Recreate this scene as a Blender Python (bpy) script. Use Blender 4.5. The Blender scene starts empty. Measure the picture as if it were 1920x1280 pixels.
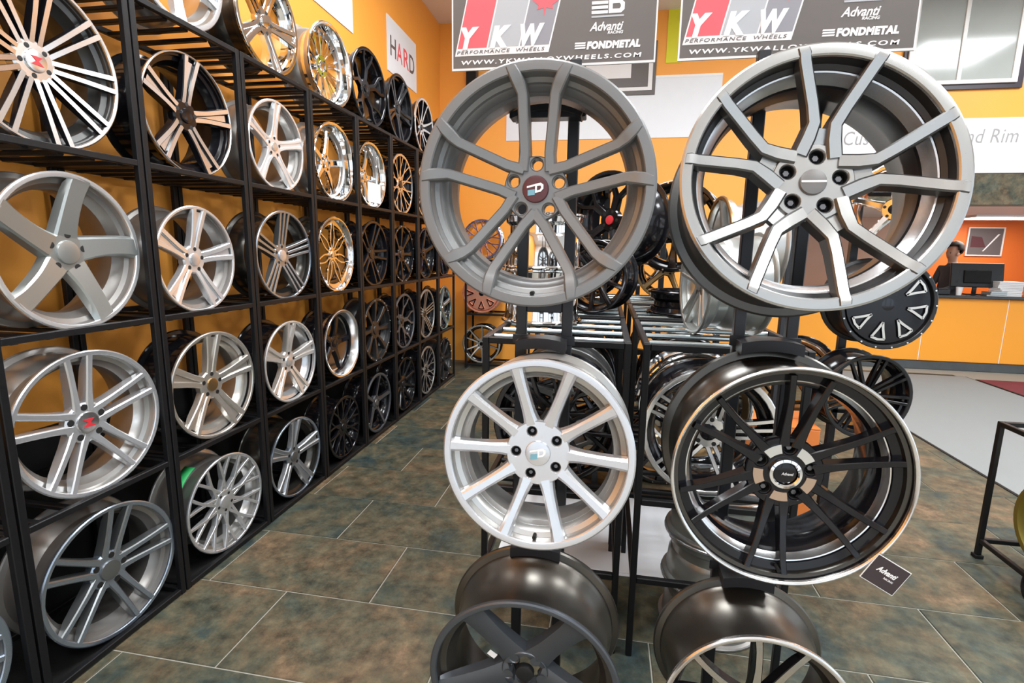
import bpy, bmesh, math, random
from mathutils import Vector, Matrix
random.seed(7)
SC = bpy.context.scene
COL = SC.collection
PI = math.pi
R_ = math.radians

# ------------------------------------------------------------------ camera
CAM_H = 1.56
YAW, PITCH, ROLL, FPX = R_(-10.1398), R_(-9.8519), R_(0.9308), 976.02
F = Vector((math.sin(YAW)*math.cos(PITCH), math.cos(YAW)*math.cos(PITCH), math.sin(PITCH)))
Rv = Vector((math.cos(YAW), -math.sin(YAW), 0)); Uv = Rv.cross(F)
R2 = Rv*math.cos(ROLL)+Uv*math.sin(ROLL); U2 = -Rv*math.sin(ROLL)+Uv*math.cos(ROLL)
cd = bpy.data.cameras.new('camera'); cam = bpy.data.objects.new('camera', cd); COL.objects.link(cam)
m = Matrix((R2, U2, -F)).transposed().to_4x4(); m.translation = Vector((0, 0, CAM_H))
cam.matrix_world = m
cd.sensor_width = 36; cd.lens = FPX/1920*36; cd.clip_start = .05; cd.clip_end = 200
SC.camera = cam

# ------------------------------------------------------------------ world, light, exposure
w = bpy.data.worlds.new('sky'); SC.world = w; w.use_nodes = True
bg = w.node_tree.nodes['Background']; bg.inputs[0].default_value = (.80, .90, 1, 1); bg.inputs[1].default_value = 1.5
SC.view_settings.view_transform = 'Standard'; SC.view_settings.look = 'None'
SC.view_settings.exposure = 0.1; SC.view_settings.gamma = 1
SC.view_settings.use_curve_mapping = False
LIGHT_W = 70.0     # each ceiling panel

# ------------------------------------------------------------------ materials
MATS = {}
def nodes_of(name):
    mt = bpy.data.materials.new(name); mt.use_nodes = True
    nt = mt.node_tree; return mt, nt, nt.nodes['Principled BSDF']
def mat(name, col, rough=.5, metal=0., noise=0., scale=20., bump=0., bscale=200., coat=0., spec=.5):
    """procedural principled: colour mottled by noise, roughness varied, optional fine bump"""
    if name in MATS: return MATS[name]
    mt, nt, b = nodes_of(name)
    b.inputs['Metallic'].default_value = metal
    b.inputs['Specular IOR Level'].default_value = spec
    if coat: b.inputs['Coat Weight'].default_value = coat; b.inputs['Coat Roughness'].default_value = .05
    tc = nt.nodes.new('ShaderNodeTexCoord'); ns = nt.nodes.new('ShaderNodeTexNoise')
    ns.inputs['Scale'].default_value = scale; ns.inputs['Detail'].default_value = 4
    nt.links.new(tc.outputs['Object'], ns.inputs['Vector'])
    mr = nt.nodes.new('ShaderNodeMapRange')
    rv = .03 if metal else .25
    mr.inputs[3].default_value = max(.02, rough*(1-rv)); mr.inputs[4].default_value = rough*(1+rv)
    nt.links.new(ns.outputs['Fac'], mr.inputs[0]); nt.links.new(mr.outputs[0], b.inputs['Roughness'])
    if noise and not metal:
        mx = nt.nodes.new('ShaderNodeMix'); mx.data_type = 'RGBA'
        mx.inputs[6].default_value = (*[c*(1-noise) for c in col], 1)
        mx.inputs[7].default_value = (*[min(1, c*(1+noise)) for c in col], 1)
        nt.links.new(ns.outputs['Fac'], mx.inputs[0]); nt.links.new(mx.outputs[2], b.inputs['Base Color'])
    else: b.inputs['Base Color'].default_value = (*col, 1)
    if bump:
        n2 = nt.nodes.new('ShaderNodeTexNoise'); n2.inputs['Scale'].default_value = bscale
        nt.links.new(tc.outputs['Object'], n2.inputs['Vector'])
        bp = nt.nodes.new('ShaderNodeBump'); bp.inputs['Strength'].default_value = bump; bp.inputs['Distance'].default_value = .002
        nt.links.new(n2.outputs['Fac'], bp.inputs['Height']); nt.links.new(bp.outputs[0], b.inputs['Normal'])
    MATS[name] = mt; return mt
def hexc(h):
    h = h.lstrip('#'); v = [int(h[i:i+2], 16)/255 for i in (0, 2, 4)]
    return tuple(((c+.055)/1.055)**2.4 if c > .04045 else c/12.92 for c in v)

mat('gunmetal', (.20, .20, .198), .40, .55, .08, 300, .12, 900)
mat('gunmetal_dark', (.10, .10, .098), .33, .7, .08, 200)
mat('brushed_grey', (.43, .43, .42), .27, .85, .05, 200)
mat('graphite', (.22, .23, .235), .3, .8, .05, 200)
mat('graphite_flat', (.105, .115, .13), .36, .6, .06, 200)
mat('silver', (.66, .67, .69), .25, .75, .04, 300, .05, 1500)
mat('silver_bright', (.78, .79, .80), .22, .7, .04, 300)
mat('silver_grey', (.40, .42, .41), .3, .75, .05, 200)
mat('silver_blue', (.36, .42, .50), .25, .85, .05, 200)
mat('silver_warm', (.66, .63, .58), .26, .8, .05, 200)
mat('barrel_grey', (.30, .285, .27), .38, .7, .06, 60)
mat('barrel_dark', (.085, .08, .072), .24, .85, .08, 40)
mat('barrel_light', (.52, .51, .49), .3, .8, .05, 60)
mat('barrel_brown', (.135, .125, .11), .3, .85)
mat('chrome', (.86, .87, .88), .06, 1., .02, 30)
mat('machined', (.80, .80, .80), .2, .95, .04, 300)
mat('gloss_black', (.006, .006, .008), .16, .0, 0, 20, coat=.2, spec=.3)
mat('satin_black', (.014, .014, .015), .32, .1, .1, 100)
mat('black_chrome', (.05, .05, .055), .12, .9, .1, 30)
mat('bronze', (.34, .22, .10), .3, .85, .08, 100)
mat('olive_gold', (.30, .235, .05), .38, .6, .1, 60)
mat('teal_chrome', (.35, .60, .62), .15, .9, .1, 20)
mat('rose', (.80, .36, .24), .28, .6, .2, 40)
mat('violet_chrome', (.55, .50, .80), .15, .9, .2, 20)
mat('bronze_chrome', (.62, .46, .36), .14, .95, .1, 12)
mat('red', (.55, .03, .04), .35, 0, .05)
mat('cap_grey', (.16, .155, .15), .4, .3, .05)
mat('cap_maroon', (.085, .018, .02), .3, 0, .05)
mat('white_print', (.80, .80, .80), .5)
mat('teal_print', (.16, .36, .44), .5)
mat('hole', (.006, .006, .006), .6)
mat('lug_steel', (.16, .16, .17), .3, .8)
mat('rack_black', (.007, .007, .008), .42, 0., .15, 60, spec=.28)
mat('rack_grey', (.024, .025, .029), .38, .1, .1, 60, spec=.4)
mat('tube_steel', (.48, .53, .53), .22, .9, .05, 30)
mat('sign_dark', (.115, .10, .092), .45, 0, .05, 40)
mat('sign_white', (.78, .77, .76), .5, 0, .02)
mat('sign_red', (.80, .095, .12), .5, 0, .03)
mat('sign_grey', (.40, .42, .45), .5, 0, .03)
mat('sign_slate', (.25, .25, .28), .5, 0, .03)
mat('paper', (.74, .76, .79), .6, 0, .03, 8)
mat('yellow', (.70, .68, .02), .5, 0, .03)
mat('white_paint', (.80, .79, .76), .5, 0, .03)
mat('dark_trim', (.030, .022, .032), .4, 0, .1)
mat('pane', (.36, .38, .36), .12, 0, .08, 3)
mat('mat_grey', (.235, .25, .25), .85, 0, .07, 6, .3, 500)
mat('rug_red', (.16, .02, .03), .9, 0, .5, 9, .4, 400)
mat('rug_dark', (.05, .035, .04), .9, 0, .5, 9, .4, 400)
mat('cardboard_orange', (.72, .20, .04), .6, 0, .08, 6)
mat('grout', (.30, .29, .25), .85, 0, .1, 40)
mat('counter_top', (.035, .035, .035), .15, 0, .3, 30)
mat('skin', (.55, .30, .20), .5, 0, .05)
mat('hair', (.03, .018, .012), .6, 0, .3, 90)
mat('shirt', (.045, .05, .06), .8, 0, .1, 60)
mat('screen_black', (.010, .010, .011), .3)
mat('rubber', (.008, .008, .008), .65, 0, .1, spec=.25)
mat('green_tape', (.03, .50, .13), .5)
mat('rim_text', (.30, .29, .29), .5)
mat('print_text', (.12, .10, .10), .5)
mat('kick', (.07, .08, .085), .4, 0, .3, 8)

def wall_paint(name, c, var=.06):
    mt, nt, b = nodes_of(name)
    tc = nt.nodes.new('ShaderNodeTexCoord'); ns = nt.nodes.new('ShaderNodeTexNoise'); ns.inputs['Scale'].default_value = 1.3
    ns.inputs['Detail'].default_value = 5
    mx = nt.nodes.new('ShaderNodeMix'); mx.data_type = 'RGBA'
    mx.inputs[6].default_value = (*[x*(1-var) for x in c], 1); mx.inputs[7].default_value = (*[min(1, x*(1+var)) for x in c], 1)
    n2 = nt.nodes.new('ShaderNodeTexNoise'); n2.inputs['Scale'].default_value = 180
    bp = nt.nodes.new('ShaderNodeBump'); bp.inputs['Strength'].default_value = .08; bp.inputs['Distance'].default_value = .002
    nt.links.new(tc.outputs['Object'], ns.inputs['Vector']); nt.links.new(tc.outputs['Object'], n2.inputs['Vector'])
    nt.links.new(ns.outputs['Fac'], mx.inputs[0]); nt.links.new(mx.outputs[2], b.inputs['Base Color'])
    nt.links.new(n2.outputs['Fac'], bp.inputs['Height']); nt.links.new(bp.outputs[0], b.inputs['Normal'])
    b.inputs['Roughness'].default_value = .5
    MATS[name] = mt; return mt
wall_paint('orange', (.86, .35, .05))
wall_paint('orange_counter', (.90, .36, .03), .03)
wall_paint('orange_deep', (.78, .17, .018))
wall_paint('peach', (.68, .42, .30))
wall_paint('ceiling_white', (.80, .79, .77), .03)

def slate_material():
    mt, nt, b = nodes_of('slate')
    tc = nt.nodes.new('ShaderNodeTexCoord'); oi = nt.nodes.new('ShaderNodeObjectInfo')
    ad = nt.nodes.new('ShaderNodeVectorMath'); ad.operation = 'ADD'
    sc = nt.nodes.new('ShaderNodeVectorMath'); sc.operation = 'SCALE'; sc.inputs['Scale'].default_value = 37.
    cmb = nt.nodes.new('ShaderNodeCombineXYZ')
    for i in range(3): nt.links.new(oi.outputs['Random'], cmb.inputs[i])
    nt.links.new(cmb.outputs[0], sc.inputs[0]); nt.links.new(tc.outputs['Object'], ad.inputs[0]); nt.links.new(sc.outputs[0], ad.inputs[1])
    n1 = nt.nodes.new('ShaderNodeTexNoise'); n1.inputs['Scale'].default_value = 3.4; n1.inputs['Detail'].default_value = 9; n1.inputs['Roughness'].default_value = .68
    n1.inputs['Distortion'].default_value = .5
    nt.links.new(ad.outputs[0], n1.inputs['Vector'])
    mrn = nt.nodes.new('ShaderNodeMapRange'); mrn.inputs[3].default_value = -.07; mrn.inputs[4].default_value = .09
    nt.links.new(oi.outputs['Random'], mrn.inputs[0])
    sm = nt.nodes.new('ShaderNodeMath'); sm.operation = 'ADD'
    nt.links.new(n1.outputs['Fac'], sm.inputs[0]); nt.links.new(mrn.outputs[0], sm.inputs[1])
    cr = nt.nodes.new('ShaderNodeValToRGB'); e = cr.color_ramp.elements
    e[0].position = .28; e[0].color = (*hexc('#26353a'), 1); e[1].position = .74; e[1].color = (*hexc('#75604a'), 1)
    for pos, c in ((.40, '#38423e'), (.47, '#474a3e'), (.55, '#565140'), (.63, '#615440')):
        k = e.new(pos); k.color = (*hexc(c), 1)
    nt.links.new(sm.outputs[0], cr.inputs[0])
    n2 = nt.nodes.new('ShaderNodeTexNoise'); n2.inputs['Scale'].default_value = 14; n2.inputs['Detail'].default_value = 8; n2.inputs['Roughness'].default_value = .7
    nt.links.new(ad.outputs[0], n2.inputs['Vector'])
    mx = nt.nodes.new('ShaderNodeMix'); mx.data_type = 'RGBA'; mx.blend_type = 'OVERLAY'; mx.inputs[0].default_value = .85
    m2 = nt.nodes.new('ShaderNodeMapRange'); m2.inputs[1].default_value = .30; m2.inputs[2].default_value = .72; m2.inputs[3].default_value = .12; m2.inputs[4].default_value = .80
    nt.links.new(n2.outputs['Fac'], m2.inputs[0])
    nt.links.new(cr.outputs[0], mx.inputs[6]); nt.links.new(m2.outputs[0], mx.inputs[7])
    nt.links.new(mx.outputs[2], b.inputs['Base Color'])
    mr = nt.nodes.new('ShaderNodeMapRange'); mr.inputs[3].default_value = .42; mr.inputs[4].default_value = .62; b.inputs['Specular IOR Level'].default_value = .3
    nt.links.new(n2.outputs['Fac'], mr.inputs[0]); nt.links.new(mr.outputs[0], b.inputs['Roughness'])
    bp = nt.nodes.new('ShaderNodeBump'); bp.inputs['Strength'].default_value = .35; bp.inputs['Distance'].default_value = .004
    nt.links.new(n2.outputs['Fac'], bp.inputs['Height']); nt.links.new(bp.outputs[0], b.inputs['Normal'])
    MATS['slate'] = mt
slate_material()
def M(n): return MATS[n] if isinstance(n, str) else n

# ------------------------------------------------------------------ mesh helpers
def link(name, me, parent=None, loc=(0, 0, 0), rot=(0, 0, 0)):
    o = bpy.data.objects.new(name, me); COL.objects.link(o)
    o.location = loc; o.rotation_euler = rot
    if parent is not None: o.parent = parent
    return o
def tag(o, label=None, cat=None, group=None, kind=None):
    if label: o['label'] = label
    if cat: o['category'] = cat
    if group: o['group'] = group
    if kind: o['kind'] = kind
    return o
def empty(name, loc=(0, 0, 0), rot=(0, 0, 0)):
    o = bpy.data.objects.new(name, None); COL.objects.link(o); o.location = loc; o.rotation_euler = rot
    o.empty_display_size = .1
    return o
class MB:
    def __init__(s): s.v = []; s.f = []; s.m = []
    def add(s, vs, fs, mi=0):
        b = len(s.v); s.v += [tuple(x) for x in vs]
        for i, f in enumerate(fs):
            s.f.append(tuple(b+k for k in f)); s.m.append(mi[i] if isinstance(mi, (list, tuple)) else mi)
    def box(s, x0, x1, y0, y1, z0, z1, mi=0):
        s.add([(x0,y0,z0),(x1,y0,z0),(x1,y1,z0),(x0,y1,z0),(x0,y0,z1),(x1,y0,z1),(x1,y1,z1),(x0,y1,z1)],
              [(0,3,2,1),(4,5,6,7),(0,1,5,4),(1,2,6,5),(2,3,7,6),(3,0,4,7)], mi)
    def lathe(s, prof, seg, mi=0, closed=True, ax='y'):
        """prof: (depth, radius); revolve about the y axis (or z)"""
        n = len(prof); vs = []
        for i in range(seg):
            a = 2*PI*i/seg; c, si = math.cos(a), math.sin(a)
            for d, r in prof: vs.append((r*c, d, r*si) if ax == 'y' else (r*c, r*si, d))
        fs = []; ms = []
        last = n if closed else n-1
        for i in range(seg):
            j = (i+1) % seg
            for k in range(last):
                k2 = (k+1) % n
                if prof[k][1] < 1e-6 and prof[k2][1] < 1e-6: continue
                fs.append((i*n+k, i*n+k2, j*n+k2, j*n+k)); ms.append(mi[k] if isinstance(mi, (list, tuple)) else mi)
        s.add(vs, fs, ms)
    def cyl(s, p, q, r, n=10, mi=0):
        p, q = Vector(p), Vector(q); d = (q-p).normalized()
        u = d.orthogonal().normalized(); v = d.cross(u); vs = []
        for i in range(n):
            a = 2*PI*i/n; o = (u*math.cos(a)+v*math.sin(a))*r; vs += [p+o, q+o]
        fs = [(2*i, 2*((i+1) % n), 2*((i+1) % n)+1, 2*i+1) for i in range(n)]
        fs += [tuple(2*i for i in range(n))[::-1], tuple(2*i+1 for i in range(n))]
        s.add(vs, fs, mi)
    def mesh(s, name, mats, smooth=True, ang=32):
        me = bpy.data.meshes.new(name); me.from_pydata(s.v, [], s.f)
        for mm in (mats if isinstance(mats, (list, tuple)) else [mats]): me.materials.append(M(mm))
        me.polygons.foreach_set('material_index', s.m)
        bm = bmesh.new(); bm.from_mesh(me)
        bmesh.ops.remove_doubles(bm, verts=bm.verts, dist=1e-6)
        bmesh.ops.recalc_face_normals(bm, faces=bm.faces); bm.to_mesh(me); bm.free()
        if smooth: me.shade_smooth(); me.set_sharp_from_angle(angle=R_(ang))
        me.update(); return me
    def build(s, name, mats, parent=None, loc=(0,0,0), rot=(0,0,0), smooth=True, ang=32):
        return link(name, s.mesh(name, mats, smooth, ang), parent, loc, rot)
BOXC = {}
def boxmesh(sx, sy, sz, mt, bev=.0025):
    """bevelled bar centred on the origin, mesh data shared between alike bars"""
    k = (round(sx,4), round(sy,4), round(sz,4), mt if isinstance(mt, str) else mt.name, bev)
    if k in BOXC: return BOXC[k]
    bm = bmesh.new(); bmesh.ops.create_cube(bm, size=1)
    bmesh.ops.scale(bm, vec=(sx, sy, sz), verts=bm.verts)
    if bev: bmesh.ops.bevel(bm, geom=bm.edges[:], offset=min(bev, min(sx,sy,sz)*.3), segments=1, affect='EDGES')
    me = bpy.data.meshes.new('bar'); bm.to_mesh(me); bm.free(); me.materials.append(M(mt)); BOXC[k] = me
    return me
def bar(name, lo, hi, mt, parent=None, bev=.0025, rot=(0,0,0)):
    s = [hi[i]-lo[i] for i in range(3)]
    return link(name, boxmesh(*s, mt, bev), parent, [(hi[i]+lo[i])/2 for i in range(3)], rot)
def curve_mesh(splines, depth, bevel, mats, name='plate'):
    """flat plate with holes: closed 2-D outlines in (x, z), thickness along y (front at y=0)"""
    cu = bpy.data.curves.new(name, 'CURVE'); cu.dimensions = '2D'; cu.fill_mode = 'BOTH'
    cu.extrude = max(0, depth/2-bevel); cu.bevel_depth = bevel; cu.bevel_resolution = 0; cu.offset = -bevel if bevel else 0
    for pts in splines:
        sp = cu.splines.new('POLY'); sp.points.add(len(pts)-1); sp.use_cyclic_u = True
        for p, q in zip(sp.points, pts): p.co = (q[0], q[1], 0, 1)
    ob = bpy.data.objects.new(name, cu); COL.objects.link(ob)
    dg = bpy.context.evaluated_depsgraph_get()
    me = bpy.data.meshes.new_from_object(ob.evaluated_get(dg)); bpy.data.objects.remove(ob); bpy.data.curves.remove(cu)
    me.transform(Matrix.Rotation(R_(90), 4, 'X')); me.transform(Matrix.Translation((0, depth/2, 0)))
    me.materials.clear()
    for mm in (mats if isinstance(mats, (list, tuple)) else [mats]): me.materials.append(M(mm))
    me.name = name
    return me
def circle(r, n=32, cx=0, cz=0): return [(cx+r*math.cos(2*PI*i/n), cz+r*math.sin(2*PI*i/n)) for i in range(n)]
def text_mesh(txt, h, mt, width=None, shear=0, spacing=1., bold=0, depth=.0004):
    bold = bold*1.0
    """flat lettering in x-z, facing -y, left-bottom at the origin; h = cap height"""
    cu = bpy.data.curves.new('lettering', 'FONT'); cu.body = txt; cu.size = h/.70; cu.shear = shear
    cu.space_character = spacing; cu.extrude = depth; cu.offset = bold; cu.resolution_u = 3
    ob = bpy.data.objects.new('lettering', cu); COL.objects.link(ob)
    dg = bpy.context.evaluated_depsgraph_get()
    me = bpy.data.meshes.new_from_object(ob.evaluated_get(dg)); bpy.data.objects.remove(ob); bpy.data.curves.remove(cu)
    xs = [v.co.x for v in me.vertices]; x0, x1 = min(xs), max(xs)
    me.transform(Matrix.Translation((-x0, 0, 0)))
    if width: me.transform(Matrix.Diagonal((width/(x1-x0), 1, 1, 1)))
    me.transform(Matrix.Rotation(R_(90), 4, 'X'))
    me.materials.clear(); me.materials.append(M(mt)); me.name = 'lettering'
    return me
def poly_mesh(pts, mt, d=.0006, name='panel'):
    """flat polygon in x-z with small thickness along y (front at -d)"""
    b = MB(); n = len(pts)
    b.add([(x, -d, z) for x, z in pts]+[(x, 0, z) for x, z in pts],
          [tuple(range(n)), tuple(range(2*n-1, n-1, -1))]+[(i, (i+1) % n, n+(i+1) % n, n+i) for i in range(n)])
    return b.mesh(name, mt, False)

# ------------------------------------------------------------------ wheels
def cat(pts, n):
    """Catmull-Rom resample of station tuples"""
    if n <= 1: return pts
    out = []
    for i in range(len(pts)-1):
        p0 = pts[max(0, i-1)]; p1 = pts[i]; p2 = pts[i+1]; p3 = pts[min(len(pts)-1, i+2)]
        for k in range(n):
            t = k/n
            out.append(tuple(.5*((2*b)+(-a+c)*t+(2*a-5*b+4*c-d)*t*t+(-a+3*b-3*c+d)*t**3) for a, b, c, d in zip(p0, p1, p2, p3)))
    out.append(pts[-1]); return out
def arm_mesh(R, st, face, side, groove=0., ridge=0., smooth=3, flare=1.18, cham=.2, name='spoke'):
    """one spoke arm: loft of a chamfered section along stations (lateral, radius, half width, front depth, thickness), in units of R"""
    st = cat(st, smooth); b = MB(); rings = []
    for i, (l, r, hw, y, th) in enumerate(st):
        a = st[max(0, i-1)]; c = st[min(len(st)-1, i+1)]
        t = Vector((c[0]-a[0], c[1]-a[1])).normalized(); nx, nz = t[1], -t[0]
        ch = cham*hw
        if groove: sec = [(-hw*flare, y+th), (-hw, y+ch), (-hw+ch, y), (-.42*hw, y), (-.30*hw, y+groove), (.30*hw, y+groove), (.42*hw, y), (hw-ch, y), (hw, y+ch), (hw*flare, y+th)]
        elif ridge: sec = [(-hw*flare, y+th), (-hw, y+ridge+ch*.3), (-hw+ch, y+ridge), (0, y), (hw-ch, y+ridge), (hw, y+ridge+ch*.3), (hw*flare, y+th)]
        else: sec = [(-hw*flare, y+th), (-hw, y+ch), (-hw+ch, y), (hw-ch, y), (hw, y+ch), (hw*flare, y+th)]
        rg = []
        for d, yy in sec:        # keep every corner inside the flange (front) or the barrel wall (behind it)
            px, pz = l+nx*d, r+nz*d; lim = .972 if yy < .04 else .92 if yy < .19 else .90; q = math.hypot(px, pz)
            if q > lim: px, pz = px*lim/q, pz*lim/q
            rg.append((px*R, yy*R, pz*R))
        rings.append(rg)
    n = len(rings[0]); vs = [v for rg in rings for v in rg]; fs = []; ms = []
    if groove: kinds = [1, 1, 0, 1, 1, 1, 0, 1, 1, 1]
    elif ridge: kinds = [1, 1, 0, 0, 1, 1, 1]
    else: kinds = [1, 1, 0, 1, 1, 1]
    for i in range(len(rings)-1):
        for k in range(n):
            k2 = (k+1) % n
            fs.append((i*n+k, i*n+k2, (i+1)*n+k2, (i+1)*n+k)); ms.append(kinds[k])
    fs += [tuple(range(n)), tuple(range((len(rings)-1)*n, len(rings)*n))[::-1]]; ms += [1, 1]
    b.add(vs, fs, ms)
    return b.mesh(name, [face, side], True, 28)
def mir(st): return [(-l, r, h, y, t) for l, r, h, y, t in st]
def D(n, arms, **k): return dict(n=n, arms=arms, **k)
A_ = [(.118,.15,.046,.125,.13),(.106,.30,.043,.115,.12),(.136,.745,.042,.045,.11),(.160,.81,.050,.018,.10),(.195,.88,.050,-.008,.05),(.238,.968,.046,-.010,.035)]
B_ = [(.125,.20,.055,.138,.13),(.092,.33,.055,.125,.13),(.076,.44,.050,.108,.13),(.118,.56,.047,.080,.12),(.235,.845,.047,.018,.10),(.255,.895,.048,-.008,.05),(.282,.962,.048,-.009,.035)]
DES = {
 'v_twin': D(5, [A_, mir(A_)], smooth=1, cham=.24, hub=.275, hub_y=.15, lug_r=.205, lug=.052, cap=.115),
 'y_fork': D(5, [B_, mir(B_), [(0,.27,.05,.18,.08),(0,.42,.05,.16,.08)]], smooth=1, cham=.26, hub=.30, hub_y=.155, lug_r=.20, lug=.055, cap=.10),
 'ten': D(10, [[(0,.30,.082,.115,.13),(0,.44,.060,.095,.12),(0,.7,.056,.05,.11),(0,.9,.066,.015,.09),(0,.972,.085,.0,.035)]], smooth=3, cham=.45, hub=.34, hub_y=.115, lug_r=.235, lug=.05, cap=.135),
 'six_twin': D(6, [s for s in ([(.055,.24,.055,.17,.12),(.075,.40,.036,.15,.11),(.11,.66,.028,.10,.10),(.165,.93,.027,.045,.13)],)] +
               [mir([(.055,.24,.055,.17,.12),(.075,.40,.036,.15,.11),(.11,.66,.028,.10,.10),(.165,.93,.027,.045,.13)])], smooth=3, hub=.33, hub_y=.17, lug_r=.225, lug=.055, cap=.1),
 'paddle': D(5, [[(0,.16,.15,.17,.14),(0,.42,.115,.13,.13),(0,.78,.12,.055,.10),(0,.965,.15,.012,.035)]], smooth=3, ridge=.02, hub=.25, hub_y=.165, lug_r=.19, lug=.045, cap=.1),
 'wide_pair': D(5, [[(.06,.2,.06,.13,.12),(.12,.5,.042,.08,.11),(.20,.78,.038,.03,.10),(.27,.965,.042,.004,.035)],
               mir([(.06,.2,.06,.13,.12),(.12,.5,.042,.08,.11),(.20,.78,.038,.03,.10),(.27,.965,.042,.004,.035)])], smooth=3, hub=.28, hub_y=.13, lug_r=.2, lug=.045, cap=.1),
 'twin5': D(5, [[(.085,.15,.06,.12,.16),(.095,.40,.045,.085,.15),(.125,.75,.042,.03,.13),(.15,.972,.045,.0,.035)],
               mir([(.085,.15,.06,.12,.16),(.095,.40,.045,.085,.15),(.125,.75,.042,.03,.13),(.15,.972,.045,.0,.035)])], smooth=2, hub=.28, hub_y=.12, lug_r=.215, lug=.045, cap=.15, cham=.35),
 'sweep5': D(5, [[(0,.16,.16,.11,.12),(.02,.45,.13,.07,.12),(.07,.75,.125,.03,.10),(.13,.965,.14,.0,.035)]], smooth=3, hub=.26, hub_y=.105, lug_r=.225, lug=.045, cap=.155, cham=.18),
 'pair9': D(9, [[(.045,.2,.03,.10,.10),(.06,.55,.03,.05,.10),(.085,.972,.034,.0,.035)], mir([(.045,.2,.03,.10,.10),(.06,.55,.03,.05,.10),(.085,.972,.034,.0,.035)])], smooth=2, hub=.25, hub_y=.1, lug_r=.17, lug=.03, cap=.13, cham=.1),
 'split5': D(5, [[(.055,.17,.055,.11,.13),(.065,.45,.050,.07,.12),(.10,.75,.052,.03,.11),(.13,.968,.055,.0,.035)],
               mir([(.055,.17,.055,.11,.13),(.065,.45,.050,.07,.12),(.10,.75,.052,.03,.11),(.13,.968,.055,.0,.035)]),
               [(0,.2,.05,.15,.09),(0,.6,.06,.09,.09),(0,.9,.08,.05,.06)]], smooth=3, hub=.27, hub_y=.105, lug_r=.2, lug=.04, cap=.125, cham=.3),
 'star5': D(5, [[(0,.16,.135,.11,.13),(0,.4,.095,.08,.13),(0,.75,.105,.03,.11),(0,.968,.14,.0,.035)]], smooth=3, groove=.03, hub=.25, hub_y=.105, lug_r=.19, lug=.035, cap=.1, cham=.15),
 'triple5': D(5, [[(.10,.17,.035,.11,.13),(.115,.6,.03,.05,.12),(.145,.968,.032,.0,.035)], [(0,.17,.035,.11,.13),(0,.6,.03,.05,.12),(0,.968,.032,.0,.035)],
               mir([(.10,.17,.035,.11,.13),(.115,.6,.03,.05,.12),(.145,.968,.032,.0,.035)])], smooth=2, hub=.27, hub_y=.105, lug_r=.2, lug=.035, cap=.13),
 'mesh10': D(10, [[(-.05,.24,.03,.08,.10),(.02,.58,.028,.05,.10),(.15,.95,.028,.005,.035)], mir([(-.05,.24,.03,.08,.10),(.02,.58,.028,.05,.10),(.15,.95,.028,.005,.035)])], smooth=2, hub=.27, hub_y=.075, lug_r=.18, lug=.03, cap=.13),
 'five': D(5, [[(0,.15,.11,.11,.13),(0,.45,.075,.07,.12),(0,.8,.08,.02,.10),(0,.965,.11,.0,.035)]], smooth=3, cham=.4, hub=.25, hub_y=.1, lug_r=.185, lug=.035, cap=.11),
 'deep5': D(5, [[(0,.13,.12,.30,.13),(0,.4,.085,.28,.12),(0,.82,.09,.27,.10)]], smooth=2, cham=.35, hub=.24, hub_y=.29, lug_r=.17, lug=.035, cap=.12, deep=1),
 'deepmesh': D(10, [[(.02,.22,.03,.29,.10),(.04,.5,.026,.27,.10),(.12,.83,.026,.26,.08)], mir([(.02,.22,.03,.29,.10),(.04,.5,.026,.27,.10),(.12,.83,.026,.26,.08)])], smooth=1, hub=.28, hub_y=.28, lug_r=.18, lug=.03, cap=.13, deep=1),
 'thin': D(7, [[(.03,.16,.028,.14,.07),(.10,.45,.02,.12,.06),(.02,.90,.024,.1,.05)], mir([(.03,.16,.028,.14,.07),(.10,.45,.02,.12,.06),(.02,.90,.024,.1,.05)])], smooth=3, hub=.2, hub_y=.13, lug_r=.15, lug=.02, cap=.09, deep=.4),
 'y5': D(5, [[(.02,.15,.06,.14,.12),(.04,.5,.045,.09,.11),(.2,.72,.04,.05,.10),(.24,.96,.045,.01,.035)], mir([(.02,.15,.06,.14,.12),(.04,.5,.045,.09,.11),(.2,.72,.04,.05,.10),(.24,.96,.045,.01,.035)])], smooth=1, hub=.25, hub_y=.13, lug_r=.18, lug=.035, cap=.1),
 'eight': D(8, [[(0,.2,.06,.10,.12),(0,.55,.05,.06,.12),(0,.9,.10,.03,.10)]], smooth=2, hub=.3, hub_y=.09, lug_r=.22, lug=.03, cap=.15, rivets=16),
 'eight_mill': D(8, [[(.0,.40,.032,.0,.06),(.05,.55,.032,.0,.06),(.14,.76,.032,.0,.06)], mir([(.0,.40,.032,.0,.06),(.05,.55,.032,.0,.06),(.14,.76,.032,.0,.06)]),
               [(-.15,.76,.03,.0,.06),(0,.79,.03,.0,.06),(.15,.76,.03,.0,.06)]], smooth=1, plate=.86, hub=.3, hub_y=.06, lug_r=.22, lug=.03, cap=.15, rivets=18),
}
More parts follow.
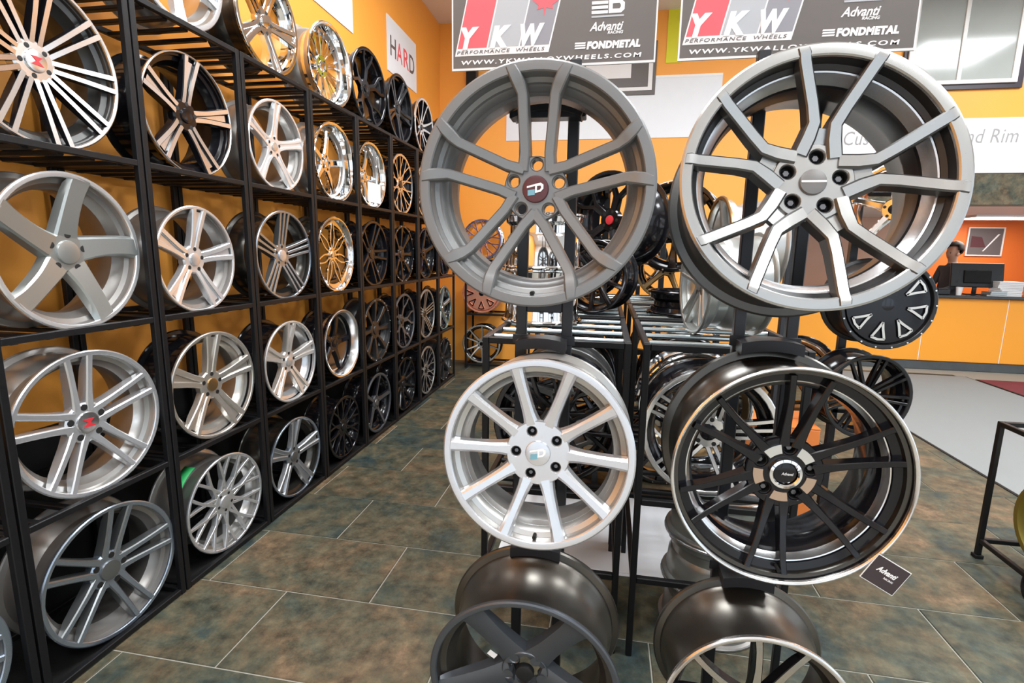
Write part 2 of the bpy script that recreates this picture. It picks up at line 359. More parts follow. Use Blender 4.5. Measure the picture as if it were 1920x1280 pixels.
def wheel(label, center, R, W, des, face, side, rim, rx=0, rz=0, roll=0, lip=None, inner=None, hubm=None, capm='cap_grey', seg=48,
          holes=False, nuts=None, group='alloy wheels on display', name='alloy_wheel', lipw=.078, cap_text=None, capring=None, valve=False, rivm='machined', rest=None, smooth_barrel=False):
    d = DES[des]; inner = inner or rim; hubm = hubm or face; lip = lip or face
    rot = Matrix.Rotation(rz, 4, 'Z') @ Matrix.Rotation(rx, 4, 'X')
    base = Vector(center) - (rot @ Vector((0, 0, R)))
    root = empty(name, base, (rx, 0, rz))
    tag(root, label, 'wheel', group)
    C = (0, 0, R)
    f = R/.26
    lw = lipw*R; deep = d.get('deep', 0)
    # rim barrel (a closed shell): outer side front to back, then inner side back to front
    if smooth_barrel: mid = [(.05*f, R-.024*f), (.085*f, R-.036*f), (W*.5, R-.038*f), (W-.06*f, R-.034*f)]
    else: mid = [(.050*f, R-.022*f), (.070*f, R-.046*f), (.115*f, R-.047*f), (.14*f, R-.03*f)]
    outer = [(.012*f, R-.001*f), (.0165*f, R-.005*f), (.019*f, R-.018*f)]+mid+[(W-.045*f, R-.024*f), (W-.019*f, R-.0205*f), (W-.014*f, R-.004*f), (W-.009*f, R), (W-.001*f, R-.001*f), (W, R-.006*f)]
    if deep:
        dd = .07*f*deep if deep < 1 else .085*f
        inn = [(W-.004*f, R-.028*f), (W-.04*f, R-.034*f), (dd+.03*f, R-.056*f), (dd+.004*f, R-.056*f), (dd, R-.04*f), (.02*f, R-.026*f), (.006*f, R-.02*f)]
    else:
        inn = [(W-.004*f, R-.028*f), (W-.03*f, R-.034*f), (.145*f, R-.045*f), (.115*f, R-.058*f), (.07*f, R-.056*f), (.052*f, R-.042*f), (.036*f, R-.037*f), (.030*f, R-lw-.006*f), (.010*f, R-lw-.002*f)]
    prof = outer+inn
    mi = [0]*(len(outer)) + [1]*(len(inn))
    b = MB(); b.lathe(prof, seg, mi); b.build('rim', [rim, inner], root, C)
    # outer lip: flange ring at the front
    if deep: lp = [(.0125*f, R-.0005*f), (.009*f, R+.0004*f), (.003*f, R), (0, R-.005*f), (.0015*f, R-.012*f), (.006*f, R-.0195*f), (.012*f, R-.0215*f)]
    else: lp = [(.0125*f, R-.0005*f), (.009*f, R+.0004*f), (.003*f, R), (0, R-.004*f), (0, R-lw*.5), (.001*f, R-lw), (.004*f, R-lw-.0025*f), (.0105*f, R-lw-.0025*f)]
    b = MB(); b.lathe(lp, seg); b.build('lip', lip, root, C)
    # spokes, each a mesh object; alike spokes share their mesh
    for st in d['arms']:
        me = arm_mesh(R, st, face, side, d.get('groove', 0), d.get('ridge', 0), d['smooth'], cham=d.get('cham', .2))
        for k in range(d['n']): link('spoke', me, root, C, (0, roll+2*PI*k/d['n'], 0))
    if d.get('plate'):
        b = MB(); b.lathe([(.035*R, .02*R), (.045*R, d['plate']*R), (.10*R, (d['plate']+.02)*R), (.12*R, .02*R)], seg); b.build('face_plate', side, root, C)
    # hub
    hy, hr = d['hub_y']*R, d['hub']*R
    lr, lg = d['lug_r']*R, d['lug']*R
    if holes:
        sp = [circle(hr, 48)]+[circle(lg, 18, lr*math.sin(2*PI*k/5+roll+holes[1]), lr*math.cos(2*PI*k/5+roll+holes[1])) for k in range(5)]
        if holes[0] == 'open': sp.append(circle(.09*R, 24))
        me = curve_mesh(sp, .09*R, .0025, hubm, 'hub'); h = link('hub', me, root, (0, hy, R))
        for k in range(5):
            a = 2*PI*k/5+roll+holes[1]
            lm = MB(); lm.lathe([(0, lg), (.0005, lg*.93), (.10*R, lg*.86), (.10*R, lg*1.02)], 16)
            s = link('lug_hole', lm.mesh('lug_hole', 'hole' if nuts else hubm), root, (lr*math.sin(a), hy+.004, R+lr*math.cos(a)))
            if nuts:
                nm = MB(); nm.lathe([(0, 0), (0, lg*.42), (.004, lg*.6), (.05*R, lg*.62), (.05*R, 0)], 6, 0, False)
                link('lug_nut', nm.mesh('lug_nut', nuts), root, (lr*math.sin(a), hy+.045*R, R+lr*math.cos(a)))
        if nuts:
            pl = MB(); pl.lathe([(0, 0), (0, hr*.93), (.03*R, hr*.9), (.03*R, 0)], 32, 0, False); link('hub_back', pl.mesh('hub_back', 'hole'), root, (0, hy+.088*R, R))
    else:
        b = MB(); b.lathe([(0, 0), (0, hr*.9), (.02*R, hr), (.12*R, hr), (.14*R, 0)], 30, 0, False); b.build('hub', hubm, root, (0, hy, R))
        lm = MB(); lm.lathe([(-.0012, 0), (-.0012, lg*.8), (-.001, lg), (.01, lg)], 10, 0, False); lme = lm.mesh('lug_hole', 'hole')  # raised black discs; the shade of each hole is in the colour
        for k in range(5):
            a = 2*PI*k/5+roll+PI/5*(d['n'] != 5); link('lug_hole', lme, root, (lr*math.sin(a), hy, R+lr*math.cos(a)))
    cr = d['cap']*R; b = MB()
    b.lathe([(-.008*f, 0), (-.0075*f, cr*.7), (-.006*f, cr*.94), (-.002*f, cr), (.03*R, cr)], 28, 0, False)
    cp = b.build('center_cap', capm, root, (0, hy, R))
    if capring:
        b = MB(); b.lathe([(-.010*f, cr*1.02), (-.013*f, cr*1.12), (-.011*f, cr*1.36), (.0, cr*1.45), (.02, cr*1.45), (.02, cr*1.02)], 36); b.build('cap_ring', capring, root, (0, hy, R))
    if cap_text: cap_text(cp, cr, f)
    if valve:
        b = MB(); b.cyl((0, .010*f, -.885*R), (0, .034*f, -.885*R), .0048, 10); b.build('valve', 'rubber', root, C)
    if d.get('rivets'):
        b = MB(); b.lathe([(-.004, 0), (-.0035, .005*f), (.004, .0065*f)], 8, 0, False); me = b.mesh('rivet', rivm)
        for k in range(d['rivets']):
            a = 2*PI*(k+.5)/d['rivets']; link('rivet', me, root, ((R-.010*f)*math.sin(a), 0, R+(R-.010*f)*math.cos(a)))
    return root

# ------------------------------------------------------------------ the room
XL, XR, YB, YF, ZC = -2.30, 8.0, 7.10, -3.2, 4.46
def slab(name, lo, hi, mt, kind='structure'):
    return tag(bar(name, lo, hi, mt, None, 0), kind=kind)
floor = slab('floor', (XL-.1, YF, -.10), (XR, 11.0, -.004), 'grout')
# slate tiles, running bond, each its own piece
TW, TD, GR = .81, .455, .0055
tb = bmesh.new(); bmesh.ops.create_cube(tb, size=1); bmesh.ops.scale(tb, vec=(TW-GR, TD-GR, .012), verts=tb.verts)
bmesh.ops.bevel(tb, geom=[e for e in tb.edges if all(v.co.z > 0 for v in e.verts)], offset=.003, segments=1, affect='EDGES')
tile_me = bpy.data.meshes.new('tile'); tb.to_mesh(tile_me); tb.free(); tile_me.materials.append(M('slate'))
nrow = 0
for j in range(-3, 14):
    y = 1.953+TD*(j+.5)
    off = -1.385 if j % 2 else -.98
    for i in range(-2, 7):
        x = off+TW*(i+.5)
        if x < XL or x > 5.4 or y > 8.0 or (y < 1.3 and abs(x) > 3): continue
        o = link('tile', tile_me, floor); o.location = (x-(XL-.1+XR)/2, y-(YF+11.0)/2, -.006+.052+random.uniform(-.0004, .0004))
slab('wall_left', (XL-.12, YF, -.1), (XL, YB, ZC), 'orange')
slab('wall_left_lower', (XL, YF, -.002), (XL+.012, YB, .80), 'rubber')  # black panel covering the lower part of the left wall
# back wall with an opening over the counter recess
OPX, SOF = 2.25, 2.17
slab('wall_back', (XL-.12, YB, -.1), (OPX, YB+.15, ZC), 'orange')
bulk = slab('wall_bulkhead', (OPX, YB, SOF+.36), (XR, YB+.15, ZC), 'orange')
slab('wall_bulkhead_core', (OPX, YB+.02, SOF), (XR, YB+.15, SOF+.36), 'grout')
for i in range(10):
    link('tile', boxmesh(.60, .02, .35, 'slate', .003), bulk, ((OPX+.30+.607*i)-(OPX+XR)/2, YB+.008-(YB+.075), SOF+.18-(SOF+.36+ZC)/2))
slab('ceiling', (XL-.12, YF, ZC), (XR, YB+.15, ZC+.1), 'ceiling_white')
slab('ceiling_office', (OPX-.6, YB+.15, SOF), (XR, 10.0, SOF+.08), 'ceiling_white')
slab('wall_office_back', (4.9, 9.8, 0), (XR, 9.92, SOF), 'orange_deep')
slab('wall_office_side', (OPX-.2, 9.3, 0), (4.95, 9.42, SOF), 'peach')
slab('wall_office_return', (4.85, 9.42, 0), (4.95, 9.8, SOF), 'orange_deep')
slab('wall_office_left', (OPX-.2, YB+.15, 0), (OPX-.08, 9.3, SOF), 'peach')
slab('wall_right', (XR, YF, -.1), (XR+.1, 10.0, .35), 'ceiling_white')  # unseen wall; openings above it added to brighten the rack wheels
slab('wall_right_header', (XR, YF, 3.6), (XR+.1, 10.0, ZC+.1), 'ceiling_white')
slab('wall_right_rear', (XR, 7.2, .35), (XR+.1, 10.0, 3.6), 'ceiling_white')
for i in range(7): slab('trim_%d' % (i+11), (XR+.01, YF+i*1.7-.05, .35), (XR+.09, YF+i*1.7+.05, 3.6), 'rack_grey')
# storefront behind the camera: low wall, header and mullions; daylight comes in between them
slab('wall_front', (XL-.12, YF-.1, -.1), (XR+.1, YF, .35), 'ceiling_white')
slab('wall_header', (XL-.12, YF-.1, 3.6), (XR+.1, YF, ZC+.1), 'ceiling_white')
for i in range(7): slab('trim_%d' % (i+1), (XL+i*1.7-.05, YF-.09, .35), (XL+i*1.7+.05, YF-.01, 3.6), 'rack_grey')
# ceiling panels (lamps)
for i, (lx, ly) in enumerate([(-.6, -1.2), (2.2, -1.2), (-.6, 1.4), (2.2, 1.4), (-.6, 4.0), (2.2, 4.0), (4.6, 2.6), (4.6, 5.2)]):
    t = empty('ceiling_light', (lx, ly, ZC-.05)); tag(t, 'square ceiling light panel over the showroom floor, out of view', 'light', 'ceiling light panels')
    bar('frame', (-.62, -.62, 0), (.62, .62, .05), 'white_paint', t)
    mt = MATS.get('lamp_glow')
    if not mt:
        mt, nt, b = nodes_of('lamp_glow'); b.inputs['Emission Color'].default_value = (.95, .98, 1, 1); b.inputs['Emission Strength'].default_value = 6; MATS['lamp_glow'] = mt
    bar('diffuser', (-.57, -.57, -.008), (.57, .57, -.001), 'lamp_glow', t, 0)
    ld = bpy.data.lights.new('panel_lamp', 'AREA'); ld.shape = 'SQUARE'; ld.size = 1.1; ld.energy = LIGHT_W; ld.color = (.93, .97, 1)
    lo = bpy.data.objects.new('panel_lamp', ld); COL.objects.link(lo); lo.parent = t; lo.location = (0, 0, -.02)
ld = bpy.data.lights.new('office_lamp', 'AREA'); ld.size = .9; ld.energy = 22; ld.color = (1, .93, .85)
t = empty('ceiling_light', (5.6, 8.9, SOF-.03)); tag(t, 'flat light panel in the low ceiling above the counter', 'light')
bar('frame', (-.5, -.3, 0), (.5, .3, .03), 'white_paint', t); bar('diffuser', (-.46, -.26, -.006), (.46, .26, -.001), 'lamp_glow', t, 0)
lo = bpy.data.objects.new('office_lamp', ld); COL.objects.link(lo); lo.parent = t; lo.location = (0, 0, -.02)

# window high in the bulkhead
wn = empty('window_1', (3.93, YB-.001, 3.47)); wn['kind'] = 'structure'
bar('surround', (-.72, -.03, -.035), (.50, 0, .99), 'dark_trim', wn)
for nm, lo_, hi_ in (('window_frame', (-.68, -.055, .02), (.43, -.03, .06)), ('window_frame', (-.68, -.055, .06), (-.62, -.03, .95)),
                     ('window_frame', (.37, -.055, .06), (.43, -.03, .95)), ('window_frame', (-.62, -.055, .91), (.37, -.03, .95)), ('window_frame', (-.17, -.055, .06), (-.13, -.03, .91))):
    bar(nm, lo_, hi_, 'white_paint', wn)
bar('pane', (-.62, -.04, .06), (-.17, -.031, .91), 'pane', wn, 0); bar('pane', (-.13, -.04, .06), (.37, -.031, .91), 'pane', wn, 0)

# posters and banners on the walls
def poster_left(label, y0, y1, z0, z1, nm='poster'):
    t = empty(nm, (XL+.004, (y0+y1)/2, z0), (0, 0, R_(90))); tag(t, label, 'poster')
    wd = y1-y0; bar('sheet', (-wd/2, -.004, 0), (wd/2, .003, z1-z0), 'paper', t, 0); return t, wd
t, wd = poster_left('white poster with dark lettering high on the orange side wall near the corner', 5.38, 6.20, 3.36, 3.89)
for ch, u, mt_ in (('H', -.34, 'print_text'), ('A', -.17, 'sign_red'), ('R', .02, 'sign_red'), ('D', .19, 'print_text')): link('letter', text_mesh(ch, .19, mt_, .15, 0, 1, .003), t, (u, -.0048, .17))
t, wd = poster_left('white poster on the side wall above the chrome wheels, lower corner in view', 3.55, 4.64, 3.42, 4.05)
bar('print_line', (-.25, -.0055, .38), (.15, -.0045, .40), 'teal_print', t, 0)
t, wd = poster_left('small white card on the side wall behind the far black wheels', 6.32, 6.85, 2.78, 3.15)
t = empty('banner', (-.06, YB-.003, 2.99)); tag(t, 'long pale banner on the back wall behind the front wheels', 'banner')
bar('sheet', (-1.33, -.006, 0), (1.33, 0, .71), 'paper', t, 0); bar('hem', (-1.33, -.009, .70), (1.33, 0, .73), 'white_paint', t, 0)
t = empty('banner', (3.62, YB-.003, 2.53)); tag(t, 'white banner with grey Rim lettering above the counter', 'banner')
bar('sheet', (-1.02, -.006, 0), (1.02, 0, .60), 'white_print', t, 0)
link('lettering', text_mesh('Custom Wheel and Rim', .155, 'rim_text', 1.80, .15, 1.05, 0), t, (-.93, -.0075, .33))
t = empty('poster', (.68, YB-.003, 3.86)); tag(t, 'bright yellow-green paper sheet high on the back wall between the signs', 'poster')
bar('sheet', (-.09, -.006, 0), (.09, 0, .62), 'yellow', t, 0)
t = empty('framed_sign', (.02, YB-.003, 3.50)); tag(t, 'black framed sign with white inner border behind the first tower', 'sign')
bar('board', (-.50, -.02, 0), (.46, 0, .62), 'sign_dark', t)
for lo_, hi_ in (((-.46, -.026, .05), (.42, -.02, .09)), ((.37, -.026, .09), (.42, -.02, .58)), ((-.46, -.026, .09), (-.42, -.02, .58))): bar('border', lo_, hi_, 'sign_white', t, 0)
bar('print_block', (-.40, -.024, .20), (.16, -.02, .56), 'sign_white', t, 0)
t = empty('door_closer', (-1.86, YB-.003, 3.22)); tag(t, 'narrow black box high on the back wall beside the corner', 'wall box')
bar('cabinet', (-.05, -.12, 0), (.09, 0, .75), 'satin_black', t, .01); bar('grille', (-.04, -.126, .03), (.08, -.12, .72), 'rubber', t, 0)
t.name = 'wall_box'

# mats on the floor
def floor_mat(label, x0, x1, y0, y1, mt, nm='floor_mat', h=.008):
    t = empty(nm, ((x0+x1)/2, (y0+y1)/2, .0)); tag(t, label, 'mat'); a, b = (x1-x0)/2, (y1-y0)/2
    bar('pile', (-a+.02, -b+.02, .001), (a-.02, b-.02, h), mt, t, .002)
    for lo_, hi_ in (((-a, -b, .001), (a, -b+.02, h-.003)), ((-a, b-.02, .001), (a, b, h-.003)), ((-a, -b+.02, .001), (-a+.02, b-.02, h-.003)), ((a-.02, -b+.02, .001), (a, b-.02, h-.003))):
        bar('edging', lo_, hi_, 'rubber' if mt != 'paper' else 'paper', t, 0)
    return t
floor_mat('wide light grey runner mat leading to the orange counter', 2.76, 4.78, 1.6, 7.75, 'mat_grey')
floor_mat('dark red patterned rug beside the grey runner mat', 4.80, 6.6, 4.2, 7.6, 'rug_red')
floor_mat('white sheet laid on the floor under the centre racks', -.50, .62, 2.38, 3.35, 'paper', 'floor_sheet', .005)

# counter
t = empty('service_counter', (4.6, 8.15, 0)); tag(t, 'long orange service counter with dark worktop in the recess', 'counter')
bar('body', (-2.2, .03, .10), (2.8, .40, 1.02), 'orange_counter', t, 0)
for i in range(5):
    bar('front_panel', (-2.2+i*1.0, 0, .13), (-2.2+i*1.0+.990, .029, 1.015), 'orange_counter', t, .004)
for i in range(1, 5): bar('seam_strip', (-2.2+i*1.0-.0098, .004, .13), (-2.2+i*1.0-.0002, .029, 1.015), 'white_paint', t, 0)
bar('kick_base', (-2.2, .02, 0), (2.8, .38, .12), 'kick', t, .004)
bar('worktop', (-2.25, -.06, 1.02), (2.85, .44, 1.06), 'counter_top', t, .006)

# ------------------------------------------------------------------ wall rack: one frame per bay
Y0, BAY = 1.245, .617
SH = [.016, .628, 1.256, 1.876, 2.498]      # top of each shelf
XF, XBK = -1.84, -2.255                       # front and back post planes
T = .025
def rack_bay(k):
    y0, y1 = Y0+BAY*k+.004, Y0+BAY*(k+1)-.004
    t = empty('wheel_rack', (XBK, (y0+y1)/2, 0)); n = ['nearest the camera, cut off by the frame', 'second', 'third', 'fourth', 'fifth', 'sixth', 'seventh', 'eighth', 'ninth', 'farthest'][k+1]
    tag(t, 'black tube rack bay along the orange wall, %s%s' % (n, ' from the near end' if 0 <= k < 7 else ''), 'rack', 'rack bays along the side wall')
    dy = (y1-y0)/2; dx = XF-XBK
    for px in (0, dx):
        for s in (-1, 1): bar('post', (px-T/2, s*dy-(T if s > 0 else 0), 0), (px+T/2, s*dy+(T if s < 0 else 0), SH[4]+.012), 'rack_black', t)
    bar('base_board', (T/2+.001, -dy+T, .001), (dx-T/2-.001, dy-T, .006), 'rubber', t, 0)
    for z in SH:
        for px in (0, dx): bar('rail', (px-T/2+.001, -dy+T, z-.012), (px+T/2-.001, dy-T, z+.012), 'rack_black', t)
        for s in (-1, 1): bar('side_rail', (T/2, s*(dy-T/2)-.0115, z-.012), (dx-T/2, s*(dy-T/2)+.0115, z+.012), 'rack_black', t)
        if z > .1:
            for i in range(5):
                yy = -dy+T+(i+.5)*(2*dy-2*T)/5; bar('slat', (T/2, yy-.0125, z-.018), (dx-T/2, yy+.0125, z-.002), 'rack_black', t)
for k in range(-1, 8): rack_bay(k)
# rack against the back wall, at the end of the aisle
t = empty('wheel_rack', (-1.42, YB-.04, 0)); tag(t, 'black tube rack against the back wall at the end of the aisle', 'rack')
for x in (-.40, .40):
    for y in (-.40, -.02): bar('post', (x-.0125, y-.0125, 0), (x+.0125, y+.0125, 1.46), 'rack_black', t)
for z in (.06, .74, 1.44):
    for y in (-.40, -.02): bar('rail', (-.3875, y-.012, z-.024), (.3875, y+.012, z), 'rack_black', t)
    for x in (-.40, .40): bar('side_rail', (x-.012, -.3875, z-.024), (x+.012, -.0325, z), 'rack_black', t)
    for i in range(4): bar('slat', (-.3+i*.2-.012, -.3875, z-.02), (-.3+i*.2+.012, -.0325, z-.004), 'rack_black', t)

ROWN = {1: 'on the floor shelf', 2: 'on the second shelf', 3: 'on the middle shelf', 4: 'on the fourth shelf', 5: 'on the rack top'}
BAYN = {-1: 'at the frame edge', 0: 'in the nearest bay', 1: 'in the second bay', 2: 'in the third bay', 3: 'in the fourth bay', 4: 'in the fifth bay', 5: 'in the sixth bay', 6: 'in the seventh bay', 7: 'in the last bay'}
def rw(bay, row, look, R, W, des, face, side, rim, dy=0., yaw=0., roll=0., dx=0., **k):
    z = SH[row-1]-.002+R if row > 1 else SH[0]+.002+R-.004
    y = Y0+BAY*(bay+.5)+dy
    seg = 64 if bay < 2 else 48 if bay < 4 else 36
    return wheel('%s %s %s' % (look, ROWN[row], BAYN[bay]), (-1.862+dx, y, z), R, W, des, face, side, rim, 0, R_(90+yaw), R_(roll),
                 seg=seg, group='wheels on the side wall rack', **k)
def red_cap(cp, cr, f):
    b = poly_mesh([(-cr*.55, -cr*.35), (-cr*.1, 0), (-cr*.55, cr*.4), (cr*.5, cr*.35), (cr*.1, 0), (cr*.55, -cr*.4)], 'red', .001, 'emblem'); link('emblem', b, cp, (0, -.0088*f, 0))
# nearest bays
rw(-1, 1, 'bluish silver twin-spoke wheel', .265, .22, 'twin5', 'silver_blue', 'silver_blue', 'barrel_grey', roll=20)
rw(0, 5, 'dark silver five-spoke wheel', .265, .22, 'star5', 'graphite', 'graphite', 'gunmetal_dark', roll=0)
rw(0, 4, 'black wheel with thin bright twin spokes', .278, .23, 'pair9', 'machined', 'gloss_black', 'gunmetal_dark', dy=-.015, roll=10, lip='machined', capm='machined', cap_text=red_cap, lipw=.04)
rw(0, 3, 'grey wheel with five broad flat spokes', .276, .22, 'sweep5', 'silver_grey', 'silver_grey', 'barrel_grey', dy=.014, yaw=2, roll=6, capm='silver_grey', lipw=.06, lip='silver_bright')
rw(0, 2, 'silver five twin-spoke wheel with red centre cap', .275, .23, 'twin5', 'silver', 'silver', 'barrel_light', dy=.006, yaw=-4, roll=-5, capm='machined', cap_text=red_cap, lipw=.06)
rw(0, 1, 'blue-grey five twin-spoke wheel', .270, .23, 'twin5', 'silver_blue', 'graphite', 'barrel_grey', dy=.02, yaw=-4, roll=12, capm='graphite', lipw=.06)
# second bay
rw(1, 5, 'silver five-spoke wheel with grey barrel', .265, .24, 'star5', 'silver', 'silver', 'barrel_light', dy=.0, roll=180/5)
rw(1, 4, 'gloss black wheel with bright split spokes', .259, .22, 'split5', 'machined', 'gloss_black', 'gloss_black', roll=8, lip='machined', lipw=.025, hubm='gloss_black', capm='black_chrome')
rw(1, 3, 'bright silver split five-spoke wheel', .243, .22, 'split5', 'silver_bright', 'silver', 'barrel_grey', dy=-.026, yaw=1, roll=8, capm='silver', lipw=.05)
rw(1, 2, 'warm silver split five-spoke wheel', .263, .22, 'split5', 'silver_warm', 'silver_warm', 'gloss_black', dy=.018, yaw=-3, roll=3, capm='bronze', inner='silver_warm', lipw=.05)
gt = rw(1, 1, 'silver mesh-spoke wheel with green tape', .251, .24, 'mesh10', 'silver', 'silver', 'barrel_light', dy=.03, yaw=-3, roll=0, capm='silver', lipw=.05)
b = MB(); vs = []
for i in range(9):
    a = R_(-62+36*i/8)
    for yy, rr in ((.075, .2085), (.135, .2085)): vs.append((.252*math.sin(a)*.995, yy, .252*math.cos(a)*.995))
b.add(vs, [(2*i, 2*i+1, 2*i+3, 2*i+2) for i in range(8)]); o = b.build('tape', 'green_tape', gt, (0, 0, .251)); sm_ = o.modifiers.new('thick', 'SOLIDIFY'); sm_.thickness = .002
# third bay
rw(2, 5, 'chrome five-spoke wheel', .268, .22, 'split5', 'chrome', 'chrome', 'barrel_dark', dy=.0, roll=20, capm='chrome', inner='chrome')
rw(2, 4, 'bright silver star-spoked wheel', .247, .22, 'star5', 'silver_bright', 'silver_bright', 'barrel_grey', dy=.016, yaw=-1, roll=5, capm='silver_warm', lipw=.05)
rw(2, 3, 'graphite five triple-spoke wheel', .258, .22, 'triple5', 'silver_blue', 'graphite', 'barrel_dark', dy=.03, yaw=-2, roll=3, capm='silver', lipw=.05)
rw(2, 2, 'silver five-spoke wheel with black barrel', .249, .22, 'split5', 'silver_bright', 'silver_warm', 'gloss_black', dy=.033, yaw=-2, roll=5, capm='silver', inner='silver', lipw=.05)
rw(2, 1, 'blue-tinged silver split-spoke wheel', .250, .24, 'split5', 'silver_blue', 'silver', 'barrel_dark', dy=.03, yaw=-3, roll=5, capm='graphite', lipw=.05)
# fourth bay
rw(3, 5, 'polished deep-dish mesh wheel', .258, .23, 'deepmesh', 'chrome', 'chrome', 'barrel_light', dy=.04, yaw=-3, roll=0, inner='chrome', capm='chrome')
rw(3, 4, 'chrome deep-dish five-spoke wheel', .263, .22, 'deep5', 'chrome', 'chrome', 'barrel_light', dy=.045, yaw=-1, roll=10, inner='chrome', capm='chrome')
rw(3, 3, 'polished wheel with thin curved spokes', .261, .22, 'thin', 'chrome', 'chrome', 'barrel_dark', dy=.01, yaw=1, inner='chrome', capm='chrome')
rw(3, 2, 'black-centred wheel with polished lip', .249, .22, 'deep5', 'gloss_black', 'gloss_black', 'gloss_black', dy=.05, yaw=-1, lip='machined', inner='machined', capm='gloss_black', roll=14)
rw(3, 1, 'gloss black multi-spoke wheel', .235, .22, 'mesh10', 'black_chrome', 'gloss_black', 'gloss_black', dy=.03, capm='gloss_black')
# fifth bay
rw(4, 5, 'tall gloss black wheel with machined forked spokes', .283, .23, 'y5', 'black_chrome', 'gloss_black', 'gloss_black', dy=.0, yaw=-2, roll=0, capm='gloss_black')
wl = rw(4, 4, 'chrome deep wheel with a white label', .255, .22, 'deep5', 'chrome', 'chrome', 'barrel_light', inner='chrome', capm='chrome', roll=20)
rw(4, 3, 'gloss black five twin-spoke wheel', .265, .22, 'twin5', 'gloss_black', 'gloss_black', 'gloss_black', roll=20, capm='gloss_black')
rw(4, 2, 'black off-road wheel ringed with rivets', .265, .22, 'eight', 'satin_black', 'satin_black', 'satin_black', dy=.02, capm='satin_black', rivm='machined')
rw(4, 1, 'dark grey and black five-spoke wheel', .255, .22, 'five', 'graphite_flat', 'gloss_black', 'gloss_black', roll=10, capm='graphite')
bar('label_sheet', (-.10, -.004, .05), (.13, -.001, .20), 'white_print', wl, 0)
# sixth bay
rw(5, 5, 'black chrome split-spoke wheel', .285, .22, 'split5', 'black_chrome', 'gloss_black', 'gloss_black', roll=30, capm='gloss_black')
rw(5, 4, 'black mesh wheel with bright machined edges', .265, .22, 'mesh10', 'machined', 'gloss_black', 'gloss_black', capm='gloss_black')
rw(5, 3, 'gloss black eight-spoke wheel with silver bolts', .262, .22, 'eight', 'gloss_black', 'gloss_black', 'gloss_black', capm='gloss_black')
rw(5, 2, 'black forked-spoke wheel with grey edges', .262, .22, 'y5', 'graphite_flat', 'gloss_black', 'gloss_black', roll=14, capm='gloss_black')
rw(5, 1, 'plain black ten-spoke wheel', .262, .22, 'ten', 'black_chrome', 'gloss_black', 'gloss_black', capm='gloss_black')
# seventh bay
rw(6, 5, 'black wheel with machined split spokes', .27, .22, 'wide_pair', 'machined', 'gloss_black', 'gloss_black', roll=10, capm='gloss_black')
rw(6, 4, 'machined twin-spoke wheel', .265, .22, 'pair9', 'machined', 'gloss_black', 'gloss_black', capm='gloss_black')
rw(6, 3, 'blue-black five-spoke wheel', .265, .22, 'five', 'black_chrome', 'gloss_black', 'gloss_black', capm='gloss_black')
rw(6, 2, 'black wheel with silver spoke edges', .262, .22, 'triple5', 'silver_grey', 'gloss_black', 'gloss_black', capm='gloss_black')
rw(6, 1, 'black mesh wheel with painted silver glints', .262, .22, 'mesh10', 'silver_grey', 'gloss_black', 'gloss_black', capm='gloss_black')  # glints painted in as silver spoke faces
# last bay
rw(7, 5, 'black chrome mesh wheel', .26, .22, 'mesh10', 'black_chrome', 'gloss_black', 'gloss_black', capm='gloss_black')
rw(7, 4, 'black forked wheel', .26, .22, 'y5', 'black_chrome', 'gloss_black', 'gloss_black', capm='gloss_black')
rw(7, 3, 'gloss black ten-spoke wheel', .26, .22, 'ten', 'gloss_black', 'gloss_black', 'gloss_black', capm='gloss_black')
rw(7, 2, 'teal-tinted chrome five-spoke wheel', .26, .22, 'five', 'teal_chrome', 'silver_grey', 'gloss_black', capm='chrome')
rw(7, 1, 'black wheel with eight short spokes', .26, .22, 'eight', 'satin_black', 'satin_black', 'satin_black', capm='gloss_black')
# end-of-aisle rack
wheel('rainbow-tinted chrome mesh wheel on the top of the end rack', (-1.62, YB-.40, 1.442+.26), .26, .22, 'mesh10', 'violet_chrome', 'rose', 'chrome', 0, 0, .1, seg=36, group='wheels on the end rack', capm='chrome')
wheel('rose and orange eight-spoke wheel on the middle shelf of the end rack', (-1.62, YB-.40, .742+.26), .26, .22, 'eight_mill', 'gloss_black', 'rose', 'rose', 0, 0, 0, seg=36, group='wheels on the end rack', lip='rose', hubm='rose', capm='gloss_black')
wheel('black wheel with pale twin spokes on the low shelf of the end rack', (-1.62, YB-.40, .062+.26), .26, .22, 'wide_pair', 'silver_warm', 'gloss_black', 'gloss_black', 0, 0, .3, seg=36, group='wheels on the end rack', capm='gloss_black')

